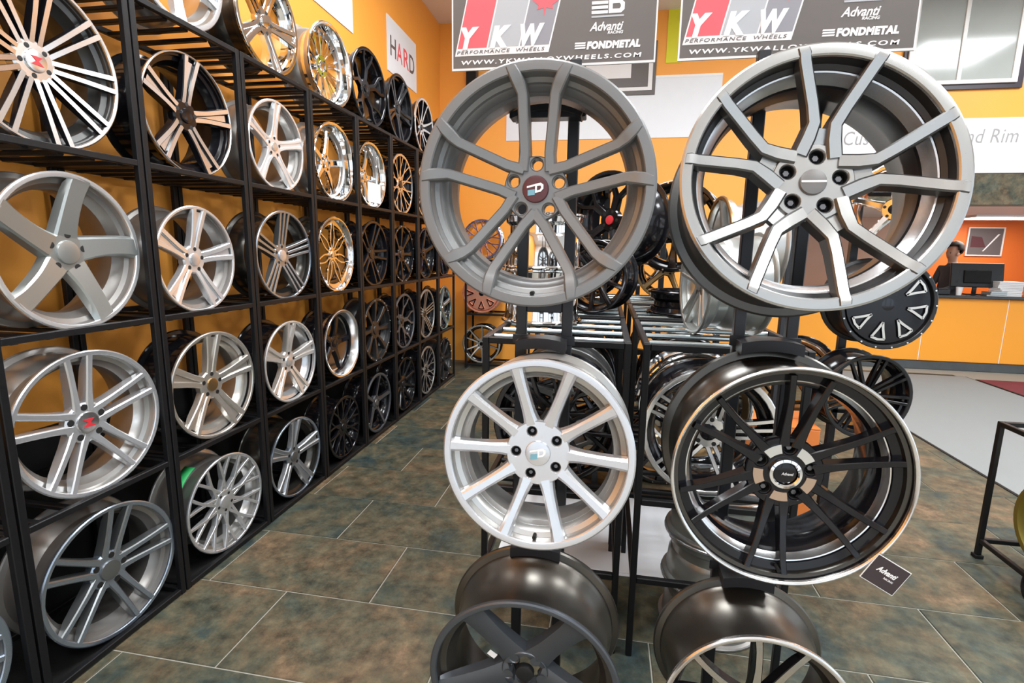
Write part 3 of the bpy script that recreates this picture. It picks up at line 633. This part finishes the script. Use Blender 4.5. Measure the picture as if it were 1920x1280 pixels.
# ------------------------------------------------------------------ display towers in front
def tower(x, label, zs):
    t = empty('display_tower', (x, 1.475, 0)); tag(t, label, 'stand')
    bar('base_plate', (-.20, -.22, 0), (.20, .20, .012), 'rack_grey', t)
    for s in (-1, 1): bar('post', (s*.066-.015, -.0, .012), (s*.066+.015, .025, 2.06), 'rack_grey', t)
    for iz, (z, Rr) in enumerate(zs):
        if iz == 0:      # the top wheel hangs on an inner saddle
            zi = z+Rr-.030
            bar('cross_bar', (-.10, -.05, zi-.030), (.10, -.001, zi-.012), 'rack_grey', t)
            b = MB(); n = 10; vs = []
            for i in range(n+1):
                a = R_(-24+48*i/n); rr = Rr-.031
                vs += [(math.sin(a)*rr, -.07, math.cos(a)*rr), (math.sin(a)*rr, -.002, math.cos(a)*rr), (math.sin(a)*(rr-.014), -.07, math.cos(a)*(rr-.014)), (math.sin(a)*(rr-.014), -.002, math.cos(a)*(rr-.014))]
            fs = [(0, 1, 3, 2), (n*4, n*4+2, n*4+3, n*4+1)]
            for i in range(n):
                a, c = i*4, (i+1)*4; fs += [(a, c, c+1, a+1), (a+2, a+3, c+3, c+2), (a, a+2, c+2, c), (a+1, c+1, c+3, a+3)]
            b.add(vs, fs); b.build('saddle', 'rack_grey', t, (0, 0, z)); continue
        # cross bars and saddles that grip the rear flange of each wheel
        zt = z+Rr
        bar('cross_bar', (-.051, .001, zt+.095), (.051, .024, zt+.125), 'rack_grey', t)
        b = MB(); n = 14; pts = []
        for i in range(n+1):
            a = R_(-17+34*i/n); pts.append((math.sin(a)*(Rr+.003), math.cos(a)*(Rr+.003)))
        vs = []
        top = Rr+.032
        for (px, pz) in pts: vs += [(px, -.075, pz), (px, -.002, pz), (px, -.075, max(pz+.012, top-.4*px*px/Rr*1.2)), (px, -.002, max(pz+.012, top-.4*px*px/Rr*1.2))]
        fs = []
        for i in range(n):
            a, c = i*4, (i+1)*4; fs += [(a, c, c+1, a+1), (a+2, a+3, c+3, c+2), (a, a+2, c+2, c), (a+1, c+1, c+3, a+3)]
        fs += [(0, 1, 3, 2), (n*4, n*4+2, n*4+3, n*4+1)]
        b.add(vs, fs); b.build('saddle', 'rack_grey', t, (0, 0, z))
        bar('hook_arm', (-.09, -.002, zt+.002), (.09, .003, zt+.03), 'rack_grey', t)
    return t
tower(-.172, 'black steel tower holding the matte gunmetal, silver and graphite wheels', [(1.702, .262), (1.060, .233), (.418, .25)])
tower(.425, 'black steel tower holding the brushed grey wheel and the big black wheel', [(1.721, .262), (1.060, .255), (.425, .225)])

def ed_cap(cp, cr, f):
    g = -.0085*f
    link('emblem', poly_mesh([(-cr*.62, cr*.05), (cr*.05, cr*.22), (cr*.05, cr*.36), (-cr*.62, cr*.19)], 'white_print', .0006, 'emblem'), cp, (0, g, 0))
    link('emblem', curve_mesh([[(0, -cr*.3), (cr*.42, -cr*.2), (cr*.62, cr*.02), (cr*.62, cr*.3), (cr*.42, cr*.44), (0, cr*.36)], [(cr*.14, -cr*.12), (cr*.36, -cr*.06), (cr*.46, cr*.1), (cr*.4, cr*.24), (cr*.14, cr*.2)]], .0008, 0, 'white_print', 'emblem'), cp, (0, g-.0008, 0))
    link('emblem', poly_mesh([(-cr*.55, -cr*.5), (-cr*.02, -cr*.42), (-cr*.02, -cr*.02), (-cr*.55, -cr*.1)], 'teal_print', .0006, 'emblem'), cp, (0, g, 0))
def fond_cap(cp, cr, f):
    bar('emblem', (-cr*.88, -.0088*f, -cr*.08), (cr*.88, -.0078*f, cr*.08), 'white_print', cp, 0)
def adv_cap(cp, cr, f):
    link('emblem', text_mesh('Advanti', cr*.26, 'white_print', cr*1.0, .3), cp, (-cr*.35, -.0088*f, -cr*.12))

WA = wheel('large matte gunmetal wheel with five forked twin spokes, top of the left tower', (-.172, 1.2, 1.702), .270, .245, 'v_twin', 'gunmetal', 'gunmetal', 'gunmetal', 0, 0, R_(1.5), seg=96,
           holes=('closed', 0), group='wheels on the front towers', capm='cap_maroon', cap_text=ed_cap, valve=True, lipw=.085)
WB = wheel('brushed grey wheel with five Y-shaped spokes, top of the right tower', (.420, 1.2, 1.721), .276, .25, 'y_fork', 'brushed_grey', 'gunmetal_dark', 'gunmetal_dark', R_(-10), R_(-1), R_(7), seg=96,
           holes=('closed', 0), nuts='lug_steel', group='wheels on the front towers', lip='brushed_grey', inner='satin_black', capm='cap_grey', cap_text=fond_cap, lipw=.085)
WC = wheel('bright silver ten-spoke wheel in the middle of the left tower', (-.149, 1.2, 1.067), .238, .23, 'ten', 'silver', 'silver', 'barrel_light', R_(-6), 0, R_(20), seg=96,
           holes=('closed', R_(-38)), nuts='lug_steel', group='wheels on the front towers', capm='silver', cap_text=ed_cap, valve=True, lipw=.07)
WD = wheel('big gloss black wheel with thin twin spokes and polished lip, right tower', (.430, 1.2, 1.060), .261, .25, 'six_twin', 'gloss_black', 'gloss_black', 'barrel_dark', 0, 0, R_(7), seg=96,
           holes=('closed', 0), nuts='lug_steel', group='wheels on the front towers', lip='machined', inner='gloss_black', hubm='gloss_black', capm='gloss_black', cap_text=adv_cap, capring='chrome', lipw=.022, valve=True)
WE = wheel('dark graphite wheel with five wide spokes at the foot of the left tower', (-.172, 1.2, .418), .258, .25, 'paddle', 'graphite_flat', 'graphite_flat', 'barrel_brown', R_(4), 0, R_(36), seg=96,
           holes=('closed', 0), group='wheels on the front towers', capm='satin_black', lipw=.06, smooth_barrel=True)
WF = wheel('black wheel with machined silver spokes at the foot of the right tower', (.418, 1.2, .425), .231, .25, 'wide_pair', 'machined', 'gloss_black', 'barrel_brown', 0, 0, R_(11), seg=96,
           holes=('closed', 0), group='wheels on the front towers', lip='machined', capm='gloss_black', lipw=.05, smooth_barrel=True)
# extras on the tower wheels
def ring_part(root, R, prof, mt, name='step_ring', seg=96):
    b = MB(); b.lathe(prof, seg); return b.build(name, mt, root, (0, 0, R))
ring_part(WD, .261, [(.040, .224), (.042, .220), (.075, .206), (.085, .2055), (.085, .2195)], 'machined')
ring_part(WB, .276, [(.040, .237), (.042, .233), (.072, .219), (.082, .2185), (.082, .2345)], 'silver')
ring_part(WA, .270, [(.044, .231), (.046, .228), (.070, .215), (.080, .2145), (.080, .230)], 'gunmetal')
ring_part(WC, .238, [(.050, .203), (.052, .196), (.062, .192), (.068, .196), (.068, .203)], 'silver')
for k in range(5):     # bright arcs between the lug pockets of the black wheel
    a0 = R_(7+36+72*k-17); pts = []
    for i in range(9): a = a0+R_(34)*i/8; pts.append((.268*.261*math.sin(a), .268*.261*math.cos(a)))
    for i in range(8, -1, -1): a = a0+R_(34)*i/8; pts.append((.185*.261*math.sin(a), .185*.261*math.cos(a)))
    link('bright_arc', poly_mesh(pts, 'bronze_chrome' if k not in (0, 4) else 'chrome', .004, 'bright_arc'), WD, (0, .17*.261, .261))
bar('sticker', (-.102, .038, .258+.040), (-.078, .040, .258+.056), 'white_print', WE, 0, (0, R_(35), 0))
# swing tag on the black wheel
t = empty('hang_tag', (.642, 1.190, .862)); t.rotation_euler = (0, R_(30), R_(4)); tag(t, 'dark square brand tag hanging from the lip of the black wheel', 'tag')
t.scale = (1.18, 1, 1.12)
bar('card', (-.036, -.0015, -.03), (.036, 0, .03), 'sign_white', t, 0); bar('print', (-.0345, -.0022, -.0285), (.0345, -.0015, .0285), 'cap_maroon', t, 0)
MATS['tag_print'] = mat('tag_print', (.035, .022, .026), .4); t.children[1].data = boxmesh(.069, .0007, .057, 'tag_print', 0)
link('lettering', text_mesh('Advanti', .011, 'white_print', .042, .35, 1, .0004), t, (-.022, -.0026, .0))
link('lettering', text_mesh('RACING', .004, 'white_print', .02, .2), t, (.0, -.0026, -.009))

# ------------------------------------------------------------------ signs on the towers
def sign(x, label):
    t = empty('brand_sign', (x, 1.515, 2.055)); tag(t, label, 'sign', 'signs on top of the towers')
    Wd, Hd = .553, .36; u0 = -Wd/2
    bar('board', (-Wd/2, 0, 0), (Wd/2, .006, Hd), 'sign_white', t, 0)
    link('print_field', poly_mesh([(u0+.004, .006), (-u0-.004, .006), (-u0-.004, Hd-.006), (u0+.004, Hd-.006)], 'sign_dark'), t, (0, 0, 0))
    P = lambda pts: [(u0+a, b) for a, b in pts]
    sh = .23
    def para(a, b, z0, z1, mt, d, nm='stripe'):
        k = lambda u, z: (u+(z-.037)*sh, z)
        link(nm, poly_mesh(P([k(a, z0), k(b, z0), k(b, z1), k(a, z1)]), mt, .0005, nm), t, (0, -d, 0))
    para(.009, .271, .037, .335, 'sign_white', .0008, 'logo_panel')
    para(.0125, .0945, .0565, .331, 'sign_red', .0014); para(.0985, .184, .0565, .331, 'sign_grey', .0014); para(.188, .267, .0565, .331, 'sign_slate', .0014)
    lf = [(0,-1),(.08,-.45),(.55,-.55),(.45,-.3),(.95,.05),(.78,.15),(.85,.5),(.5,.4),(.3,.55),(.32,.95),(.12,.8),(0,1.15)]
    lf = lf+[(-a, b) for a, b in lf[-2:0:-1]]
    link('leaf_emblem', poly_mesh([(u0+.262+a*.040+b*.006, .165+b*.040) for a, b in lf if u0+.262+a*.040 < 9], 'sign_red', .0005, 'leaf_emblem'), t, (0, -.0021, 0))
    for ch, u, wd_ in (('Y', .026, .052), ('K', .108, .060), ('W', .193, .066)):
        link('letter', text_mesh(ch, .050, 'white_print', wd_, .28, 1, .0042, .0006), t, (u0+u, -.0026, .057))
    link('lettering', text_mesh('PERFORMANCE  WHEELS', .0085, 'print_text', .245, .2, 1.2), t, (u0+.015, -.0022, .042))
    link('lettering', text_mesh('WWW.YKWALLOYWHEELS.COM', .0105, 'white_print', .490, .1, 1.3, .0004), t, (u0+.027, -.0014, .0145))
    # right-hand column of marks
    c = u0+.425
    for i in range(3): link('mark', poly_mesh([(c-.042, .124+i*.0115), (c+.0, .124+i*.0115), (c+.0, .1315+i*.0115), (c-.042, .1315+i*.0115)], 'white_print'), t, (0, -.0012, 0))
    link('mark', curve_mesh([[(c+.002, .124), (c+.034, .124), (c+.043, .132), (c+.043, .148), (c+.034, .156), (c+.002, .156)], [(c+.012, .134), (c+.030, .134), (c+.033, .138), (c+.033, .143), (c+.030, .147), (c+.012, .147)]], .0008, 0, 'white_print', 'mark'), t, (0, -.0016, 0))
    link('mark', poly_mesh([(c-.042, .115), (c+.042, .115), (c+.042, .1195), (c-.042, .1195)], 'sign_grey'), t, (0, -.0012, 0))
    link('lettering', text_mesh('Advanti', .021, 'white_print', .088, .35, 1, .0006), t, (c-.046, -.0014, .083))
    link('lettering', text_mesh('RACING', .007, 'white_print', .040, .2, 1, .0003), t, (c+.002, -.0014, .074))
    link('lettering', text_mesh('FONDMETAL', .0165, 'white_print', .140, .15, 1.1, .0016), t, (c-.052, -.0014, .040))
    for i in range(3): link('mark', poly_mesh([(c-.084, .0405+i*.006), (c-.056, .0405+i*.006), (c-.0545, .0445+i*.006), (c-.0825, .0445+i*.006)], 'white_print'), t, (0, -.0012, 0))
    for s in (-1, 1): bar('bracket', (s*.066-.011, .0065, -.03), (s*.066+.011, .012, .20), 'rack_grey', t)
    return t
sign(-.178, 'dark brand sign with red and grey logo stripes above the gunmetal wheel')
sign(.432, 'dark brand sign with red and grey logo stripes above the brushed grey Y-spoke wheel')

# ------------------------------------------------------------------ centre racks behind the towers
def centre_rack(x0, x1, y0, y1, label, mid=True):
    t = empty('centre_rack', ((x0+x1)/2, (y0+y1)/2, 0)); tag(t, label, 'rack', 'centre rack frames')
    a, b = (x1-x0)/2, (y1-y0)/2; q = .012
    for sx in (-1, 1):
        for sy in (-1, 1): bar('post', (sx*(a-q)-q, sy*(b-q)-q, 0), (sx*(a-q)+q, sy*(b-q)+q, 1.245), 'rack_black', t)
    for z in ([.34, .66, 1.245] if mid else [.34, 1.245]):
        for sy in (-1, 1): bar('rail', (-a+2*q, sy*(b-q)-q, z-.024), (a-2*q, sy*(b-q)+q, z), 'rack_black', t)
        for sx in (-1, 1): bar('side_rail', (sx*(a-q)-q+.001, -b+2*q, z-.024), (sx*(a-q)+q-.001, b-2*q, z+(.001 if z > 1 else 0)), 'rack_grey' if z > 1 else 'rack_black', t)
        if z > .5:
            for i in range(4):
                yy = -b+.10+i*(2*b-.2)/3
                bm = MB(); bm.cyl((-a+.026, 0, 0), (a-.026, 0, 0), .011, 10); bm.build('tube', 'tube_steel' if z > 1 else 'rack_black', t, (0, yy, z-.012))
    return t
centre_rack(-.445, .098, 1.86, 2.60, 'black centre rack frame behind the left tower, front unit')
centre_rack(.140, .70, 1.86, 2.60, 'black centre rack frame behind the right tower, front unit')
centre_rack(-.445, .098, 2.64, 3.36, 'black centre rack frame second from the left tower')
centre_rack(.140, .70, 2.64, 3.36, 'black centre rack frame second from the right tower')
GC = 'wheels on the centre racks'
def cw(label, c, R, W, des, face, side, rim, rx=0, rz=0, roll=0, **k):
    k.setdefault('seg', 40); k.setdefault('group', GC)
    return wheel(label, c, R, W, des, face, side, rim, R_(rx), R_(rz), R_(roll), **k)
# on the middle shelf
cw('black mesh wheel on the centre rack shelf behind the silver ten-spoke wheel', (-.17, 1.93, .662+.245), .245, .21, 'mesh10', 'black_chrome', 'gloss_black', 'gloss_black', capm='gloss_black')
cw('black wheel with machined spoke edges on the centre rack shelf beside the post pair', (.40, 1.93, .662+.245), .245, .21, 'triple5', 'machined', 'gloss_black', 'gloss_black', roll=10, capm='gloss_black')
cw('dark five-spoke wheel deeper on the centre rack shelf, left unit', (-.17, 2.28, .662+.24), .24, .21, 'five', 'graphite', 'gloss_black', 'gunmetal_dark', capm='gloss_black')
cw('chrome wheel with painted orange reflection deeper on the centre rack shelf, right unit', (.40, 2.28, .662+.24), .24, .21, 'deep5', 'chrome', 'chrome', 'chrome', inner='bronze', capm='chrome')  # bronze inner barrel paints in an orange reflection
cw('dark wheel on the rear centre rack shelf, left side', (-.17, 2.72, .662+.24), .24, .21, 'ten', 'black_chrome', 'gloss_black', 'gloss_black')
cw('black twin-spoke wheel on the rear centre rack shelf, right side', (.42, 2.72, .662+.24), .24, .21, 'twin5', 'black_chrome', 'gloss_black', 'gloss_black')
# flat stack at floor level
for i, nm in enumerate(('lowest', 'middle one', 'topmost')):
    cw('silver wheel lying flat, %s of the floor stack under the right centre rack' % nm, (.50+.004*i, 2.16, .208*(i+1)), .21, .206, 'five', 'silver', 'silver', 'silver_grey' if i else 'barrel_grey', rx=-90, roll=25*i)
# on top
cw('chrome wheel lying flat on the centre rack, lower of two', (-.29, 2.38, 1.248+.235), .185, .235, 'five', 'chrome', 'chrome', 'chrome', rx=-90)
cw('chrome wheel lying flat on the centre rack, upper of two', (-.287, 2.38, 1.248+.235*2+.003), .185, .235, 'five', 'chrome', 'chrome', 'chrome', rx=-90, roll=20)
cw('grey barrel of a wheel standing sideways on the right centre rack', (.335, 2.14, 1.248+.20), .20, .24, 'twin5', 'silver_grey', 'silver_grey', 'silver_grey', rz=-82)
cw('black ten-spoke wheel standing on the second left centre rack', (-.08, 2.72, 1.248+.19), .19, .2, 'ten', 'black_chrome', 'gloss_black', 'gloss_black', rz=-20)
cw('gloss black wheel lying flat on the second right centre rack', (.42, 2.90, 1.248+.12), .20, .12, 'ten', 'black_chrome', 'gloss_black', 'gloss_black', rx=-90)
centre_rack(-.445, .098, 3.40, 4.12, 'black centre rack frame third from the left tower')
centre_rack(.140, .70, 3.40, 4.12, 'black centre rack frame third from the right tower')
for x, z, lv in ((-.17, .662, 'shelf of the third left centre rack'), (.42, .662, 'shelf of the third right centre rack'), (-.17, .0, 'floor under the third left centre rack'), (.42, .0, 'floor under the third right centre rack')):
    cw('plain black wheel on the %s' % lv, (x, 3.48, z+.25), .25, .22, 'eight', 'satin_black', 'gloss_black', 'gloss_black', seg=32)
cw('black twin-spoke wheel on top of the third left centre rack', (-.16, 3.5, 1.248+.22), .22, .22, 'twin5', 'black_chrome', 'gloss_black', 'gloss_black', rz=-15, seg=32)
# rear towers
def pole_stand(x, y, h, label, arms, bs=.15):
    t = empty('wheel_stand', (x, y, 0)); tag(t, label, 'stand')
    bar('base_plate', (-bs, -bs, 0), (bs, bs, .012), 'rack_black', t)
    bar('pole', (-.02, -.02, .012), (.02, .02, h), 'rack_grey', t)
    for ax, ay, az in arms: bar('holder', (min(0, ax)-.012, min(-.02, ay), az-.012), (max(0, ax)+.012, max(-.02, ay), az+.012), 'rack_black', t)
    return t
pole_stand(-.02, 3.38, 1.95, 'slotted post stand behind the centre racks holding the black red-centred wheel', [(0, -.3, 1.90)], .085)
cw('black wheel with a red centre on the stand behind the gunmetal wheel', (-.02, 3.02, 1.74), .265, .24, 'y5', 'black_chrome', 'gloss_black', 'gloss_black', rz=-38, roll=20, capm='red', group='wheels behind the centre racks')
pole_stand(.42, 4.25, 1.95, 'post stand behind the centre racks holding the bronze and black wheels', [(0, -.35, 1.5), (0, -.5, 1.88)])
cw('black wheel with silver bolt faces seen between the two top wheels', (.41, 3.55, 1.73), .29, .23, 'eight', 'black_chrome', 'gloss_black', 'gloss_black', rz=-18, capm='machined', group='wheels behind the centre racks')
cw('bronze wheel seen low between the two top wheels', (.40, 3.66, 1.248+.215), .215, .22, 'five', 'bronze', 'bronze', 'gloss_black', rz=-10, roll=12, lip='bronze', capm='machined', group='wheels behind the centre racks')
cw('chrome mesh wheel far behind the gunmetal wheel', (.25, 4.9, 1.50), .24, .23, 'mesh10', 'chrome', 'gloss_black', 'gloss_black', rz=-20, capm='chrome', group='wheels behind the centre racks')
pole_stand(.30, 5.2, 1.7, 'far post stand holding the chrome mesh wheel', [(0, -.15, 1.6)])
pole_stand(.90, 2.85, 1.95, 'post stand behind the brushed grey wheel holding a silver wheel', [(-.22, .05, 1.78)])
cw('satin silver wheel seen side-on behind the brushed grey wheel', (.56, 2.95, 1.61), .25, .28, 'five', 'silver_grey', 'silver_grey', 'barrel_light', rz=-85, lip='bronze', group='wheels behind the centre racks')
cw('black wheel on the floor beside the third right centre rack', (.98, 3.62, .25), .25, .23, 'ten', 'black_chrome', 'gloss_black', 'gloss_black', rz=-20, group='wheels behind the centre racks')

# ------------------------------------------------------------------ stand with off-road wheels
pole_stand(1.36, 3.28, 2.0, 'black pole stand with off-road wheels in front of the counter', [(.3, 0, 1.28), (.25, 0, .66), (.2, 0, 1.9)])
cw('black off-road wheel with milled triangular windows on the pole stand', (1.40, 2.90, 1.325), .228, .24, 'eight_mill', 'silver_warm', 'gloss_black', 'satin_black', rz=4, roll=11, lip='satin_black', hubm='satin_black', capm='black_chrome', group='off-road wheels on the pole stand')
cw('black off-road wheel with thin twin spokes low on the pole stand', (1.425, 3.03, .81), .235, .22, 'pair9', 'black_chrome', 'gloss_black', 'gloss_black', rz=8, roll=15, capm='machined', lip='satin_black', group='off-road wheels on the pole stand')
cw('bronze-faced black wheel turned away behind the low off-road wheel', (1.20, 3.55, .80), .235, .22, 'deep5', 'bronze', 'gloss_black', 'gloss_black', rz=-30, inner='bronze', group='off-road wheels on the pole stand')  # bronze spokes and inner barrel, black rim
cw('chrome wheel on the upper arm of the pole stand', (1.40, 3.0, 1.80), .22, .22, 'five', 'chrome', 'chrome', 'bronze_chrome', rz=-40, capm='black_chrome', group='off-road wheels on the pole stand')
t = empty('carton', (1.00, 3.15, 0)); tag(t, 'orange carton with black band on the floor behind the black wheel', 'box')
bar('body', (-.19, -.17, 0), (.19, .17, .62), 'cardboard_orange', t, .004); bar('band', (-.192, -.172, .30), (.192, .172, .36), 'satin_black', t, 0)
bar('flap', (-.19, -.17, .622), (.19, -.003, .628), 'cardboard_orange', t, 0); bar('flap', (-.19, .003, .622), (.19, .17, .628), 'cardboard_orange', t, 0)

# ------------------------------------------------------------------ low rack at the right edge
t = empty('low_rack', (2.0, 2.93, 0)); tag(t, 'thin black low rack cut off at the right frame edge', 'rack')
q = .012
for x in (0, .9):
    for y in (0, -.55): bar('leg', (x-q, y-q, .02), (x+q, y+q, .75), 'rack_black', t); bar('foot', (x-.02, y-.02, 0), (x+.02, y+.02, .02), 'rubber', t)
for z in (.10, .738):
    for y in (0, -.55): bar('rail', (q, y-q+.001, z-q), (.9-q, y+q-.001, z+q), 'rack_black', t)
    for x in (0, .9): bar('side_rail', (x-q+.001, -.55+q, z-q), (x+q-.001, -q, z+q), 'rack_black', t)
for i in range(3): bar('slat', (.2+i*.25, -.55+q, .10-q+.004), (.2+i*.25+.025, -q, .10+q-.004), 'rack_black', t)
cw('olive gold wheel barrel on the low rack at the right edge', (2.30, 2.66, .112+.21), .21, .22, 'five', 'olive_gold', 'olive_gold', 'olive_gold', rz=90, smooth_barrel=True, group='wheels at the right edge')
cw('black wheel standing on the floor at the right edge, barely in view', (2.02, 2.33, .15), .15, .14, 'five', 'gloss_black', 'gloss_black', 'gloss_black', rz=0, group='wheels at the right edge')

# ------------------------------------------------------------------ on and behind the counter
t = empty('monitor', (5.10, 8.40, 1.06)); t.rotation_euler = (0, 0, R_(-6)); tag(t, 'black computer monitor seen from behind on the counter', 'monitor')
bar('foot', (-.12, -.08, 0), (.12, .08, .012), 'screen_black', t); bar('neck', (-.025, -.01, .012), (.025, .012, .14), 'screen_black', t)
o = bar('screen', (-.31, -.02, .10), (.31, .015, .44), 'screen_black', t, .008); o.rotation_euler = (R_(-10), 0, 0)
o = bar('back_bulge', (-.16, -.045, .16), (.16, -.018, .34), 'rubber', t, .01); o.rotation_euler = (R_(-10), 0, 0)
def cup(x, y, label):
    b = MB(); b.lathe([(0, 0), (0, .030), (.11, .040), (.11, .037), (.006, .027), (.006, 0)], 20, 0, False, 'z'); o = b.build('paper_cup', 'white_print', None, (x, y, 1.06)); tag(o, label, 'cup')
cup(4.80, 8.20, 'white paper cup on the counter in front of the monitor')
def stack(x, y, label, n, w_, d_, mt, nm='paper_stack'):
    t = empty(nm, (x, y, 1.06)); tag(t, label, 'papers')
    for i in range(n):
        bar('sheet', (-w_/2, -d_/2, i*.022), (w_/2, d_/2, i*.022+.02), mt, t, .001, (0, 0, random.uniform(-.2, .2)))
stack(5.42, 8.30, 'tall pile of white papers on the counter beside the monitor', 9, .28, .21, 'white_print')
stack(5.20, 8.16, 'small pile of brochures in front of the monitor', 3, .22, .15, 'silver_grey')
t = empty('card_box', (4.42, 8.32, 1.06)); tag(t, 'dark open card holder on the counter left of the monitor', 'box')
bar('tray', (-.11, -.07, 0), (.11, .07, .05), 'screen_black', t); bar('back', (-.11, .05, .05), (.11, .07, .15), 'counter_top', t)
t = empty('keyboard_box', (4.62, 8.26, 1.06)); tag(t, 'low black device on the counter between card holder and cup', 'box')
bar('shell', (-.08, -.06, 0), (.08, .06, .07), 'screen_black', t, .008); bar('lid', (-.07, -.05, .07), (.07, .05, .085), 'satin_black', t, .003)
t = empty('printer', (3.78, 8.40, 1.06)); tag(t, 'white printer on the counter seen through the brushed grey wheel', 'printer')
bar('shell', (-.22, -.18, 0), (.22, .18, .26), 'white_paint', t, .012); bar('lid', (-.21, -.17, .26), (.21, .17, .30), 'white_print', t, .008); bar('slot', (-.17, -.186, .10), (.17, -.18, .15), 'screen_black', t, 0)
t = empty('picture', (5.98, 9.795, 1.62)); tag(t, 'dark red framed picture on the orange office wall', 'picture')
bar('backing', (-.24, -.012, 0), (.24, 0, .42), 'print_text', t, 0)
for lo_, hi_ in (((-.26, -.025, -.02), (.26, 0, .0)), ((-.26, -.025, .42), (.26, 0, .44)), ((-.26, -.025, 0), (-.24, 0, .42)), ((.24, -.025, 0), (.26, 0, .42))): bar('frame', lo_, hi_, 'white_paint', t)
link('print', poly_mesh([(-.2, .12), (.02, .12), (-.05, .28), (-.2, .3)], 'cap_maroon'), t, (0, -.0125, 0))
link('print', poly_mesh([(-.02, .06), (.0, .06), (.2, .33), (.17, .33)], 'white_print'), t, (0, -.0125, 0))
# the clerk
def person(x, y, rz, label):
    t = empty('person', (x, y, 0), (0, 0, rz)); tag(t, label, 'person')
    V = [((0,0,.98), .135), ((0,.01,1.15), .13), ((0,.0,1.32), .145), ((0,.01,1.44), .09), ((0,.01,1.50), .052), ((0,-.005,1.56), .060), ((0,-.012,1.62), .080), ((0,-.004,1.70), .078), ((0,0,1.745), .05),
         ((.17,.01,1.40), .065), ((.23,-.03,1.18), .045), ((.16,-.24,1.10), .036), ((.12,-.30,1.10), .03), ((-.17,.01,1.40), .065), ((-.23,-.03,1.18), .045), ((-.16,-.24,1.10), .036), ((-.12,-.30,1.10), .03),
         ((.09,0,.88), .095), ((.10,-.01,.50), .062), ((.10,.02,.09), .042), ((.10,-.12,.04), .035), ((-.09,0,.88), .095), ((-.10,-.01,.50), .062), ((-.10,.02,.09), .042), ((-.10,-.12,.04), .035),
         ((0,-.095,1.61), .014)]
    E = [(0,1),(1,2),(2,3),(3,4),(4,5),(5,6),(6,7),(7,8),(2,9),(9,10),(10,11),(11,12),(2,13),(13,14),(14,15),(15,16),(0,17),(17,18),(18,19),(19,20),(0,21),(21,22),(22,23),(23,24),(6,25)]
    me = bpy.data.meshes.new('body'); me.from_pydata([v for v, r in V], E, [])
    mt, nt, b = nodes_of('body_cloth_and_skin')       # skin above the collar and at the hands, dark shirt, dark trousers
    tc = nt.nodes.new('ShaderNodeTexCoord'); sx = nt.nodes.new('ShaderNodeSeparateXYZ'); nt.links.new(tc.outputs['Object'], sx.inputs[0])
    cr = nt.nodes.new('ShaderNodeValToRGB'); cr.color_ramp.interpolation = 'CONSTANT'; e = cr.color_ramp.elements
    e[0].color = (.02, .02, .025, 1); e[0].position = 0; e[1].position = .52; e[1].color = (.05, .055, .065, 1); k = e.new(.815); k.color = (.58, .32, .22, 1)
    mr = nt.nodes.new('ShaderNodeMapRange'); mr.inputs[1].default_value = 0; mr.inputs[2].default_value = 1.82
    nt.links.new(sx.outputs[2], mr.inputs[0]); nt.links.new(mr.outputs[0], cr.inputs[0]); nt.links.new(cr.outputs[0], b.inputs['Base Color']); b.inputs['Roughness'].default_value = .6
    me.materials.append(mt)
    o = link('body', me, t); md = o.modifiers.new('skin', 'SKIN'); md.use_smooth_shade = True
    sl = me.skin_vertices[0].data
    for i, (v, r) in enumerate(V): sl[i].radius = (r*(1.25 if i in (0, 1, 2) else 1), r*(.8 if i in (0, 1, 2) else 1)); sl[i].use_root = (i == 0)
    o.modifiers.new('sub', 'SUBSURF').levels = 2; o.modifiers['sub'].render_levels = 2
    bm = bmesh.new(); bmesh.ops.create_uvsphere(bm, u_segments=20, v_segments=14, radius=1)
    for v in list(bm.verts):
        if v.co.z < -.25 and v.co.y < .15: bm.verts.remove(v)
        elif v.co.y < -.45 and v.co.z < .30: bm.verts.remove(v)
    for v in bm.verts: v.co = Vector((v.co.x*.098, v.co.y*.116+.018, v.co.z*.112+1.70))+Vector((random.uniform(-.004,.004), random.uniform(-.004,.004), random.uniform(-.004,.004)))
    hm = bpy.data.meshes.new('hair'); bm.to_mesh(hm); bm.free(); hm.materials.append(M('hair')); hm.shade_smooth(); h = link('hair', hm, t); s = h.modifiers.new('thick', 'SOLIDIFY'); s.thickness = .012
    for sx_ in (-1, 1):
        b = MB(); b.lathe([(-.006, 0), (-.006, .02), (0, .028), (.006, .02), (.008, 0)], 10, 0, False); link('ear', b.mesh('ear', 'skin'), t, (sx_*.080, .0, 1.615), (0, 0, R_(90)))
        b = MB(); b.lathe([(-.004, 0), (-.003, .008), (.002, .011)], 8, 0, False); link('eye', b.mesh('eye', 'hair'), t, (sx_*.030, -.083, 1.635))
    b = MB(); b.box(-.022, .022, -.004, .004, -.003, .003); link('mouth', b.mesh('mouth', 'red'), t, (0, -.074, 1.567))
    return t
clerk = person(4.99, 8.78, R_(-75), 'person with short dark hair and dark shirt standing behind the monitor, facing left')
